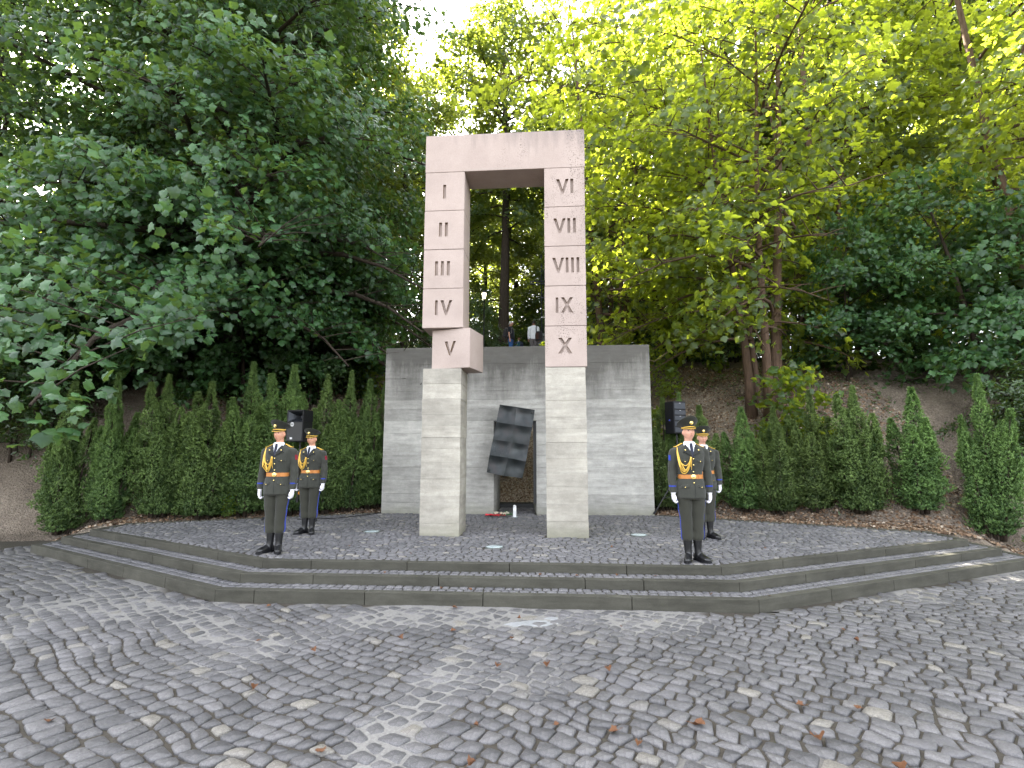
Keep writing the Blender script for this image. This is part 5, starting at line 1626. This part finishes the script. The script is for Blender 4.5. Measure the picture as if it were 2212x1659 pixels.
    for dx, l in ((-.036, .13), (-.022, .17)): pn.tube([front(dx, 1.36, .02), front(dx - .002, 1.36 - l * .5, .018), front(dx, 1.36 - l, .014)], [.006, .005, .003], 6)
    pn.obj('cord_tips', M['gold'], g)
    # peaked cap
    def capx(mb): mb.v = [tuple(Vector(hc) + rot @ Vector(p)) for p in mb.v]; return mb
    cp = MB()
    nseg = 36
    secs = [(.042, .0795, .1015, 0, 0), (.080, .081, .103, 0, .02), (.098, .094, .114, .006, .10), (.124, .122, .144, .014, .24), (.140, .136, .158, .016, .31), (.149, .132, .154, .016, .33), (.156, .095, .112, .010, .30), (.159, .03, .035, .004, .22)]
    V = []; F = []
    for z, rx, ry, yc, tl in secs:
        for k in range(nseg):
            w = 2 * PI * k / nseg; x, y = rx * math.cos(w), yc + ry * math.sin(w)
            V.append((x, y, z - tl * (y) * 1.0 + (.012 * max(0, -math.sin(w)) ** 2 if tl > .1 else 0)))
    for i in range(len(secs) - 1):
        for k in range(nseg): F.append((i * nseg + k, i * nseg + (k + 1) % nseg, (i + 1) * nseg + (k + 1) % nseg, (i + 1) * nseg + k))
    F.append(tuple(range(nseg))[::-1]); F.append(tuple((len(secs) - 1) * nseg + k for k in range(nseg)))
    cap = capx(cp.add(V, F)).obj('cap', M['capcloth'], g, autosmooth=.8)
    V = []; F = []; n = 22
    def vis(w, o, up): r1 = 1.0; return ((.082 + o * .022 * abs(math.cos(w)) * .4) * math.cos(w), -(.1035 + o * .048 * max(0, math.sin(w)) ** .8) * math.sin(w), .054 - o * .024 * max(0, math.sin(w)) + up)
    for up in (0, -.004):
        for o in (0, .5, 1):
            for k in range(n + 1):
                w = R_(12) + (PI - R_(24)) * k / n; V.append(vis(w, o, up))
    m1 = n + 1
    for i in range(2):
        for k in range(n):
            F.append((i * m1 + k, i * m1 + k + 1, (i + 1) * m1 + k + 1, (i + 1) * m1 + k)); b = 3 * m1
            F.append((b + i * m1 + k, b + (i + 1) * m1 + k, b + (i + 1) * m1 + k + 1, b + i * m1 + k + 1))
    for k in range(n): F.append((2 * m1 + k, 2 * m1 + k + 1, 5 * m1 + k + 1, 5 * m1 + k))
    capx(MB().add(V, F)).obj('peak', M['boot'], cap, smooth=True)
    cd = MB()
    cd.tube([vis(R_(12) + (PI - R_(24)) * k / n, 1.0, 0) for k in range(n + 1)], .0045, 6)
    capx(cd).obj('peak_edging', M['gold'], cap)
    cd = MB()
    cd.tube([(.088 * math.cos(w), -.110 * math.sin(w), .060 + .002 * math.sin(w)) for w in np.linspace(R_(-4), PI + R_(4), 30)], .0072, 8)
    for s in (-1, 1): cd.ball((s * .089, -.004, .060), .010, 8, 6)
    capx(cd).obj('cap_cord', M['gold'], cap)
    bd = MB().lathe([(.025, -.012), (.025, .004), (.018, .008), (.015, .005), (.004, .010)], 8)
    bd.xf(Matrix.Translation((0, -.124, .112)) @ Matrix.Rotation(R_(108), 4, 'X')); capx(bd).obj('cap_badge', M['brass'], cap)
    g.scale.x *= build; g.scale.y *= build
    return g
GZ = P0 + .004
make_guard('guard', 'tall young guard in olive dress uniform standing at the left edge of the steps', (-4.03, 7.60, GZ), R_(2), 1.008, M['skin'], R_(-9), 0, 'maroon', .985)
make_guard('guard', 'guard in olive dress uniform standing further back before the round-badged loudspeaker', (-4.36, 9.38, GZ), R_(1), .990, M['skin'], R_(-2), R_(3), 'maroon', 1.035)
make_guard('guard', 'guard with raised chin in olive dress uniform at the right corner of the top step', (1.885, 7.40, GZ), R_(4), 1.006, M['skin2'], R_(4), R_(-6), 'blue')
make_guard('guard', 'guard in olive uniform half hidden behind the front right guard', (2.62, 9.37, GZ), R_(3), .998, M['skin2'], R_(-8), R_(2), 'blue', 1.03)

# onlookers on the terrace
TS = tunic_mesh(M['black_cloth'], True, True, .013, .05)
WS = tunic_mesh(M['shirt'], False, True, .013, .01)
DS = tunic_mesh(M['blue_grey'], False, True, .013)
DK = tunic_mesh(M['black_cloth'], False, True, .013)
JT = trouser_mesh(M['jean'], False, .013); GT = trouser_mesh(M['grey_cloth'], False, .013); BT = trouser_mesh(M['black_cloth'], False, .013)
SHOE = {sx: boot_mesh(sx, M['black_cloth'], False) for sx in (-1, 1)}
def onlooker(label, loc, rz, scale, skin, top, bottom, hair_mat, yaw=0, pitch=0):
    g = thing('person', label, 'person', loc, rz, None, scale)
    hc = (0, -.012, 1.668)
    me, rot = body_mesh(skin, yaw, pitch, .011, 1.0, hc)
    body = link('body', me, g); head_parts(body, rot, hc, hair_mat, 'short', hair_mat)
    link('shirt', top, g); link('trousers', bottom, g)
    for sx in (-1, 1): link('shoe', SHOE[sx], g)
    return g
def backpack(name, label, loc, rz, mat, w=.30, h=.44, d=.17, sc=1.0):
    t = thing(name, label, 'bag', loc, rz, None, sc)
    mb = MB(); loft(mb, [(0, 0, 0, w * .46, d * .44), (0, 0, .03, w * .5, d * .5), (0, .01, h * .5, w * .5, d * .55), (0, 0, h * .85, w * .44, d * .42), (0, -.01, h, w * .22, d * .2)], 16, 20, 3.2)
    mb.obj('pack', mat, t, smooth=True)
    mb = MB(); loft(mb, [(0, d * .5, .03, w * .36, d * .22), (0, d * .52, h * .25, w * .38, d * .28), (0, d * .5, h * .46, w * .34, d * .18)], 8, 16, 3)
    mb.obj('front_pocket', mat, t, smooth=True)
    for s in (-1, 1):
        MB().tube([(s * w * .3, -d * .35, h * .93), (s * w * .33, -d * .9 - .05, h * 1.05), (s * w * .36, -d * 1.75, h * .9), (s * w * .38, -d * 1.8, h * .45), (s * w * .36, -d * .45, h * .06)], .014, 6).obj('strap', M['grey_cloth'], t)
    MB().tube([(-.05, 0, h * .96), (-.04, 0, h + .05), (.04, 0, h + .05), (.05, 0, h * .96)], .008, 6).obj('handle', M['grey_cloth'], t)
    return t
def on_terrace(x, y): return gz(x, y)
zb = 7.895 - 1.785
onlooker('grey-bearded man in black short-sleeved shirt and blue jeans, seen side-on above the wall', (-1.82, 24.0, zb), R_(78), 1.0, M['skin2'], TS, JT, M['hair_grey'], R_(4), R_(4))
backpack('backpack', 'dark backpack worn by the man in the black shirt', (-1.82 - .215, 24.0 - .03, zb + 1.0), R_(78), M['bag'])
zb2 = 7.92 - 1.79
onlooker('man in white shirt and grey trousers standing with his back turned above the wall', (-.745, 24.0, zb2), R_(176), 1.0, M['skin3'], WS, GT, M['hair_dark'], 0, 0)
# shoulder bag hanging at his right side
sb = thing('shoulder_bag', 'big dark shoulder bag hanging at the side of the man in the white shirt', 'bag', (-.745 + .24, 23.86, zb2 + .80), R_(8))
mb = MB(); loft(mb, [(0, 0, 0, .15, .07), (0, 0, .05, .17, .085), (0, 0, .25, .17, .08), (0, 0, .42, .13, .05)], 14, 18, 3); mb.obj('pouch', M['bag'], sb, smooth=True)
MB().box(-.15, -.02, -.093, -.075, .04, .34).obj('side_panel', M['brown_bag'], sb, bevel=.01)
MB().tube([(-.12, 0, .40), (-.13, -.03, .56), (-.12, -.02, .69), (-.10, .12, .71), (-.04, .20, .55), (.08, .06, .41)], .018, 6).obj('strap', M['bag'], sb)
p3 = (-1.99, 33.2)
zk = 9.18 - 1.785
kd = onlooker('dark-haired bearded man in blue-grey jacket far back between the two standing men', (p3[0], p3[1], zk), R_(-6), 1.0, M['skin2'], DS, BT, M['hair_dark'], R_(-12), R_(-4))
MB().box(-.085, .085, -.148, -.12, 1.12, 1.42).obj('jacket_front', M['teal'], kd, bevel=.01)
mbq = MB(); loft(mbq, [(0, 0, 1.02, .180, .138), (0, 0, 1.09, .178, .136)], 4, 26, 2.3); mbq.obj('belt', M['navy'], kd)
onlooker('person in dark jacket half hidden behind the stems of the right maple', (10.0, 24.5, 7.45 - 1.785), R_(20), 1.0, M['skin'], DK, BT, M['hair_dark'])
# ---------------------------------------------------------------- loudspeakers and lights on the platform
def tripod(t, h, legs, rad=.55):
    MB().tube([(0, 0, .42), (0, 0, h)], .018, 10).obj('pole', M['black_metal'], t)
    MB().tube([(0, 0, .36), (0, 0, .95)], .024, 10).obj('sleeve', M['black_metal'], t)
    MB().lathe([(.034, 0), (.036, .02), (.036, .07), (.03, .09)], 12, (0, 0, .86)).obj('collar', M['black_plastic'], t)
    MB().lathe([(.034, 0), (.036, .02), (.036, .06), (.03, .08)], 12, (0, 0, .40)).obj('collar', M['black_plastic'], t)
    for w in legs:
        c, s = math.cos(w), math.sin(w)
        l = MB().tube([(c * .03, s * .03, .90), (c * rad, s * rad, .025)], .014, 8).obj('leg', M['black_metal'], t)
        MB().tube([(c * (rad - .035), s * (rad - .035), .075), (c * (rad + .02), s * (rad + .02), .012)], .022, 8).obj('rubber_foot', M['black_plastic'], l)
        MB().tube([(c * .03, s * .03, .44), (c * rad * .62, s * rad * .62, .36)], .009, 6).obj('brace', M['black_metal'], t)
SX, SY = -5.50, 11.25
zs0 = P0 + .005
st = thing('speaker_stand', 'black tripod stand under the loudspeaker with the round badge, behind the left guards', 'speaker stand', (SX, SY, zs0), group='tripod speaker stands')
tripod(st, 1.70, (R_(-28), R_(92), R_(205)), .66)
MB().tube([(.10, -.13, .56), (.14, -.17, .60)], .028, 8).obj('clamp_knob', M['orange'], st)
MB().tube([(.11, -.14, .57), (-.02, -.03, .47)], .007, 6).obj('clamp_lever', M['brass'], st)
sp = thing('loudspeaker', 'black horn loudspeaker with a round badge on a tripod behind the left guards', 'loudspeaker', (SX, SY, zs0 + 1.665), R_(-14), group='loudspeakers')
W, D, Hh = .44, .40, .69
z_h = .46
cab = MB()
# cabinet: trapezoid plan, front open at the horn
fw, bw = W / 2, W / 2 * .66
cab.add([(-fw, -D / 2, 0), (fw, -D / 2, 0), (bw, D / 2, 0), (-bw, D / 2, 0), (-fw, -D / 2, z_h - .02), (fw, -D / 2, z_h - .02), (bw, D / 2, z_h - .02), (-bw, D / 2, z_h - .02)], [(0, 3, 2, 1), (4, 5, 6, 7), (0, 1, 5, 4), (1, 2, 6, 5), (2, 3, 7, 6), (3, 0, 4, 7)])
cab.obj('cabinet', M['black_plastic'], sp, bevel=.012)
hd = MB()
top = Hh
hd.add([(-fw, -D / 2, top - .03), (fw, -D / 2, top - .03), (bw, D / 2, top - .03), (-bw, D / 2, top - .03), (-fw, -D / 2, top), (fw, -D / 2, top), (bw, D / 2, top), (-bw, D / 2, top)], [(0, 3, 2, 1), (4, 5, 6, 7), (0, 1, 5, 4), (1, 2, 6, 5), (2, 3, 7, 6), (3, 0, 4, 7)])
for s in (-1, 1):
    a, b = sorted((s * fw, s * (fw - .03))); hd.add([(a, -D / 2, z_h - .021), (b, -D / 2, z_h - .021), (s * bw * 1.0, D / 2, z_h - .021), (s * (bw - .03), D / 2, z_h - .021)] if s < 0 else [(a, -D / 2, z_h - .021), (b, -D / 2, z_h - .021), (bw, D / 2, z_h - .021), (bw - .03, D / 2, z_h - .021)], [(0, 1, 2, 3)])
    hd.add([(s * fw, -D / 2, z_h - .02), (s * (fw - .03), -D / 2, z_h - .02), (s * (bw - .03), D / 2, z_h - .02), (s * bw, D / 2, z_h - .02), (s * fw, -D / 2, top - .03), (s * (fw - .03), -D / 2, top - .03), (s * (bw - .03), D / 2, top - .03), (s * bw, D / 2, top - .03)], [(0, 1, 5, 4), (2, 3, 7, 6), (0, 4, 7, 3), (1, 2, 6, 5)])
hd.obj('horn_housing', M['black_plastic'], sp)
hn = MB()
zc = (z_h + top - .05) / 2
V = []
for (y, a, b) in ((-D / 2 + .006, fw - .032, (top - .03 - z_h) / 2 + .018), (-D / 2 + .09, .12, .055), (-D / 2 + .22, .035, .03)):
    V += [(-a, y, zc - b), (a, y, zc - b), (a, y, zc + b), (-a, y, zc + b)]
F = []
for i in range(2):
    for k in range(4): F.append((i * 4 + k, i * 4 + (k + 1) % 4, i * 4 + 4 + (k + 1) % 4, i * 4 + 4 + k))
F.append((8, 9, 10, 11))
hn.add(V, F).obj('horn', M['dark_steel'], sp)
MB().box(-fw + .02, fw - .02, -D / 2 - .008, -D / 2 - .001, .02, z_h - .04).obj('grille', M['black_metal'], sp, bevel=.004, seg=1)
bg_ = MB().lathe([(.046, 0), (.046, .005), (.042, .007), (.002, .007)], 24).xf(Matrix.Translation((-.06, -D / 2 - .008, .375)) @ Matrix.Rotation(R_(90), 4, 'X')).obj('round_badge', M['white_print'], sp)
for dz, w in ((.014, .07), (-.0, .084), (-.016, .06)):
    MB().box(-.06 - w / 2, -.06 + w / 2, -D / 2 - .018, -D / 2 - .0155, .375 + dz - .004, .375 + dz + .004).obj('badge_stripe', M['black_metal'], bg_)
MB().box(-.105, -.045, -D / 2 - .011, -D / 2 - .0085, .055, .095).obj('label_plate', M['white_print'], sp)

RX, RY = 2.98, 12.75
zr = gz(RX, RY) + .01
st = thing('speaker_stand', 'black tripod stand under the slotted loudspeaker beside the wall', 'speaker stand', (RX, RY, zr), group='tripod speaker stands')
tripod(st, 1.86, (R_(192), R_(318), R_(75)), .62)
sp = thing('loudspeaker', 'tall black loudspeaker with horizontal slots on a tripod beside the wall', 'loudspeaker', (RX, RY, zr + 1.86), R_(22), group='loudspeakers')
MB().box(-.17, .17, -.15, .2, 0, .76).obj('cabinet', M['black_plastic'], sp, bevel=.01)
z = .02
for i, h in enumerate((.13, .13, .115, .125, .16)):
    MB().box(-.155, .155, -.168, -.152, z + .006, z + h - .006).obj('grille_panel', M['dark_steel'], sp, bevel=.005, seg=1)
    MB().box(-.02, .02, -.1715, -.1685, z + h - .018, z + h - .012).obj('maker_plate', M['white_print'], sp)
    z += h + .012
MB().box(-.20, -.172, -.05, .02, .28, .34).obj('mount_clamp', M['black_metal'], sp)
MB().ball((-.21, -.03, .31), .018, 8, 6).obj('clamp_knob', M['blue'], sp)

def floodlight(label, loc, rz, tilt, w=.15, h=.085, em=2.2):
    t = thing('floodlight', label, 'floodlight', loc, rz, group='small lit floodlights beside the speaker stands')
    R = Matrix.Rotation(tilt, 4, 'X')
    m = Matrix.Translation((0, 0, .10)) @ R
    MB().box(-w / 2, w / 2, -.018, .03, -h / 2, h / 2, m).obj('housing', M['black_metal'], t, bevel=.006)
    MB().box(-w / 2 + .008, w / 2 - .008, -.022, -.0185, -h / 2 + .008, h / 2 - .008, m).obj('lit_panel', EM, t)
    MB().tube([(-w / 2 - .012, 0, .10), (-w / 2 - .012, 0, .01), (w / 2 + .012, 0, .01), (w / 2 + .012, 0, .10)], .006, 6).obj('bracket', M['black_metal'], t)
    return t
EM = m_emit('lit_led_panel', (.80, .93, 1.0), .75)
floodlight('small floodlight with bluish-white lit face between the left guards and the wall', (-5.02, 11.85, gz(-5.02, 11.85) + .0), R_(-18), R_(-24), .17, .10)
floodlight('small floodlight with pale lit face behind the half-hidden right guard', (3.68, 12.55, gz(3.68, 12.55) + .1), R_(8), R_(-10), .085, .12)

def cable(label, pts, r=.008):
    m = MB().tube([tuple(p[:3]) for p in crom([(a, b, c, 0, 0) for a, b, c in pts], 40)], r, 6)
    tag(m.obj('cable', M['black_plastic']), label, 'cable', 'cables of the sound system')
zc = P0 + .012
cable('thin black cable lying on the cobbles from the left speaker stand to the wall', [(-5.45, 11.2, zc), (-5.1, 11.35, zc), (-4.75, 11.45, zc), (-4.4, 11.95, zc), (-4.13, 12.45, zc), (-4.12, 12.75, zc)])
cable('black cable hanging from the slotted loudspeaker down its stand', [(2.98, 12.93, zr + 1.95), (3.1, 12.85, zr + 1.2), (3.05, 12.8, zr + .6), (3.35, 12.7, zr + .03), (3.65, 12.62, gz(3.65, 12.62) + .05)])

# ---------------------------------------------------------------- tribute before the doorway
fl = thing('bouquet', 'bouquet of red and white flowers lying on the cobbles before the doorway', 'bouquet', (-1.17, 12.10, P0 + .006), R_(6))
for nm, mt, x0, x1, n, zz, seed in (('red_flower', 'red_fl', -.26, .14, 16, .045, 1), ('white_flower', 'white_fl', -.13, .20, 26, .085, 2)):
    r = random.Random(seed)
    for i in range(n):
        c = (r.uniform(x0, x1), r.uniform(-.10, .0) if mt == 'red_fl' else r.uniform(-.05, .08), zz * r.uniform(.6, 1.1))
        m = MB(); rr = r.uniform(.020, .030)
        for k in range(7):
            w = 2 * PI * k / 7 + r.random(); o = Vector((math.cos(w), math.sin(w), 0)); q = Vector((-o.y, o.x, 0)); u = Vector((0, 0, 1))
            m.add([Vector(c), Vector(c) + o * rr * .6 + q * rr * .4 + u * rr * .5, Vector(c) + o * rr * 1.2 + u * rr * .55, Vector(c) + o * rr * .6 - q * rr * .4 + u * rr * .5], [(0, 1, 2, 3)])
        m.ball(c, rr * .55, 8, 5)
        m.obj(nm, M[mt], fl, smooth=False)
m = MB(); r = random.Random(9)
for i in range(16): m.tube([(r.uniform(-.2, .1), r.uniform(-.05, .05), .03), (.25, r.uniform(-.03, .06), .03 + r.random() * .03), (.33 + r.random() * .06, r.uniform(-.04, .07), .02 + r.random() * .05)], .004, 5)
for i in range(26):
    p = Vector((r.uniform(.05, .33), r.uniform(-.06, .09), r.uniform(.03, .10))); w = r.uniform(0, 6); o = Vector((math.cos(w), math.sin(w), r.uniform(0, .6))) * .06; q = Vector((-o.y, o.x, 0)) * .3
    m.add([p, p + o * .5 + q, p + o, p + o * .5 - q], [(0, 1, 2, 3)])
m.obj('stems', M['green_fl'], fl)
V = []; F = []; r = random.Random(4)
for i in range(9):
    for j in range(6):
        u, v = i / 8, j / 5
        V.append((-.32 + .40 * u + r.uniform(-.012, .012), (-.13 + .20 * v) * (1.15 - .6 * u) + r.uniform(-.01, .01), .006 + .035 * abs(v - .5) * 2 * (1 - .4 * u) + r.uniform(0, .022)))
for i in range(8):
    for j in range(5): F.append((i * 6 + j, (i + 1) * 6 + j, (i + 1) * 6 + j + 1, i * 6 + j + 1))
MB().add(V, F).obj('wrapping', M['red_fl'], fl)
cd = thing('grave_candle', 'tall white candle standing on the cobbles beside the bouquet', 'candle', (-.825, 12.05, P0 + .004))
MB().lathe([(.036, 0), (.038, .01), (.038, .205), (.034, .215)], 18).obj('jar', M['candle'], cd, autosmooth=.7)
MB().lathe([(.036, .215), (.037, .22), (.037, .245), (.02, .262), (.004, .266)], 18).obj('lid', M['white_print'], cd, autosmooth=.7)
MB().box(-.030, .030, -.042, -.0385, .03, .15).obj('paper_label', M['white_print'], cd)
MB().lathe([(.075, 0), (.075, .006), (.06, .008)], 18, (0, 0, -.002)).obj('saucer', M['marble'], cd)

# ---------------------------------------------------------------- lamp posts, cross, posts on the terrace
EML = m_emit('lit_lamp_glass', (1.0, .80, .52), .9, (.8, .72, .6))
FROST = simple('frosted_lamp_glass', (.62, .64, .66), .3)
def lamp_post(label, x, y, ztop, lit):
    z = gz(x, y) - .05; h = ztop - z
    t = thing('street_lamp', label, 'street lamp', (x, y, z), group='lantern posts on the terrace')
    MB().lathe([(.10, 0), (.10, .10), (.055, .16), (.05, .6), (.036, .68), (.030, h - .46), (.045, h - .44), (.045, h - .41)], 12).obj('post', M['black_metal'], t, autosmooth=.7)
    MB().lathe([(.055, h - .41), (.115, h - .14)], 6).obj('glass', EML if lit else FROST, t)
    fr = MB()
    for k in range(6):
        w = 2 * PI * k / 6; c, s = math.cos(w), math.sin(w); fr.tube([(c * .057, s * .057, h - .41), (c * .118, s * .118, h - .14)], .007, 5)
    fr.obj('lantern_frame', M['black_metal'], t)
    MB().lathe([(.155, h - .145), (.16, h - .125), (.12, h - .06), (.05, h - .02), (.012, h)], 6).obj('roof', M['black_metal'], t)
    return t
lamp_post('lit lantern on a black post seen through the stone gate opening', -3.09, 24.0, 9.42, True)
lamp_post('unlit lantern on a black post just right of the gate, among leaves', 2.08, 23.6, 9.17, False)
zp = gz(-6.8, 24) - .05
t = thing('metal_post', 'thin dark metal post standing under the trees left of the gate', 'post', (-6.8, 24.0, zp))
MB().tube([(0, 0, 0), (0, 0, 2.9)], .035, 8).obj('shaft', M['dark_steel'], t); MB().lathe([(.08, 0), (.08, .05), (.04, .07)], 10).obj('foot', M['dark_steel'], t); MB().ball((0, 0, 2.92), .05, 10, 6).obj('finial', M['dark_steel'], t)

CXx, CYy = -.30, 25.2
zc0 = gz(CXx, CYy) - .02
cr = thing('steel_cross', 'tall dark steel tube cross on a pedestal half hidden by the right pillar', 'cross', (CXx, CYy, zc0))
ptop = 1.52
MB().box(-.50, 1.0, -.42, .42, 0, ptop - .16).obj('pedestal', M['ped'], cr, bevel=.015)
MB().box(-.54, 1.04, -.46, .46, ptop - .158, ptop).obj('pedestal_cap', M['ped'], cr, bevel=.015)
for x0, x1 in ((-.47, -.16), (-.14, .2), (.22, .56)): MB().box(x0, x1, -.44, -.4215, .06, .72).obj('facing_panel', M['marble'], cr, bevel=.006)
MB().box(-.30, .8, -.445, -.4225, .98, 1.03).obj('white_strip', M['white_print'], cr)
zcx = 10.12 - zc0
for dx in (-.085, .085):
    MB().tube([(dx, 0, ptop - .02), (dx, 0, zcx + 1.45)], .036, 10).obj('upright_tube', M['dark_steel'], cr)
for dz in (-.06, .06):
    MB().tube([(-.66, -.06, zcx + dz), (.66, -.06, zcx + dz)], .034, 10).obj('arm_tube', M['dark_steel'], cr)
for zz in (ptop + .9, ptop + 1.9, ptop + 2.6, zcx + .8): MB().box(-.13, .13, -.045, .045, zz - .02, zz + .02).obj('cross_plate', M['white_print'] if zz < ptop + 1 else M['dark_steel'], cr)

# ---------------------------------------------------------------- fallen leaves, a twig or two
def dry_leaf_mesh(seed, curl):
    r = random.Random(seed); V = []; F = []
    out = [(p[0] * r.uniform(.8, 1.15), p[1] * r.uniform(.8, 1.15)) for p in MAPLE]
    zf = lambda a, b: curl * (abs(a) * 1.1 + .35 * abs(b)) ** 1.4 + .05 * math.sin(a * 9 + b * 7)
    k = len(out)
    V = [(0, 0, 0)] + [(a * .5, b * .5, zf(a * .5, b * .5)) for a, b in out] + [(a, b, zf(a, b)) for a, b in out]
    for i in range(k):
        j = (i + 1) % k; F += [(0, 1 + i, 1 + j), (1 + i, 1 + k + i, 1 + k + j, 1 + j)]
    m = MB().add(V, F); m.tube([(0, -.5, zf(0, -.5)), (.03, -.72, .18), (.06, -.95, .22)], [.03, .022, .018], 4)
    return m.mesh('dry_leaf', M['dryleaf'])
DL = [dry_leaf_mesh(i, c) for i, c in enumerate((.55, .9, .3, 1.2))]
def pix_free_leaf(x, y, z, s, i, label, group):
    o = link('dry_leaf', DL[i % 4], None, (x, y, z + .012 * 1)); o.scale = (s,) * 3
    o.rotation_euler = (random.uniform(-.3, .3), random.uniform(-.3, .3), random.uniform(0, 6.28)); tag(o, label, 'fallen leaf', group)
GP = 'small dry leaves lying on the plaza'
LB = [(0.93, 3.72, .085, 'biggest curled brown leaf on the right half of the plaza'), (1.62, 3.60, .085, 'upright curled brown leaf on the plaza near its right side'), (-1.37, 3.25, .065, 'brown leaf lying on the cement-filled joints at the plaza front left'),
      (-.46, 3.18, .05, 'crumpled leaf at the very front of the plaza left of centre'), (.38, 3.6, .06, 'brown leaf beside a pale cobble in the front of the plaza'), (1.92, 3.32, .075, 'pale brown leaf at the front right of the plaza')]
for i, (x, y, s, lb) in enumerate(LB): pix_free_leaf(x, y, .004, s, i, lb, GP)
rl = random.Random(77)
def lz_(x, y):
    a = ('near its left side' if x < -2.2 else 'left of the cement-flooded strip' if x < -1.1 else 'before the left pillar' if x < -.4 else 'before the lime stain' if x < .4 else 'right of the lime stain' if x < 1.1 else 'before the front right guard' if x < 2 else 'near its right side')
    b = ('close to the lowest step' if y > 5.6 else 'a metre from the steps' if y > 4.8 else 'midway across' if y > 4.0 else 'at the very front')
    return a + ', ' + b
cnt = 0
used = {}
while cnt < 24:
    x, y = rl.uniform(-3.4, 3.0), rl.uniform(3.0, 6.2)
    if rl.random() > .8 + .12 * x: continue
    if lz_(x, y) in used: continue
    used[lz_(x, y)] = 1
    pix_free_leaf(x, y, .004, rl.uniform(.030, .060), cnt, 'dry leaf on the plaza, ' + lz_(x, y), GP); cnt += 1
for i in range(9): pix_free_leaf(-2 + i * .56 + rl.uniform(-.2, .2), rl.choice([6.45, 6.5, 6.82, 6.88]), (.127 if False else .13), .04, i, 'small dry brown leaf on the step treads, ' + ('number %s counted from the left pillar side' % ('first', 'second', 'third', 'fourth', 'fifth', 'sixth', 'seventh', 'eighth', 'ninth')[i]).replace('number ', ''), 'small dry leaves lying on the steps')
for o in [o for o in COL.objects if o.get('group') == 'small dry leaves lying on the steps']:
    o.location.z = (.127 if o.location.y < 6.7 else .23) + .012
for i, (x, y, lb) in enumerate([(-5.2, 9.6, 'dry leaf on the platform left of the rear left guard'), (-3.1, 8.1, 'dry leaf on the platform just right of the front left guard'), (-2.0, 7.6, 'dry leaf near the kerb before the left pillar'),
                                (-.5, 7.8, 'dry leaf near the kerb between the two pillars'), (-.2, 9.0, 'dry leaf at the foot of the right pillar'), (.9, 8.3, 'dry leaf on the platform right of the right pillar'), (3.2, 8.4, 'dry leaf on the platform right of the front right guard')]):
    pix_free_leaf(x, y, P0, rl.uniform(.035, .05), i, lb, 'small dry leaves lying on the platform')
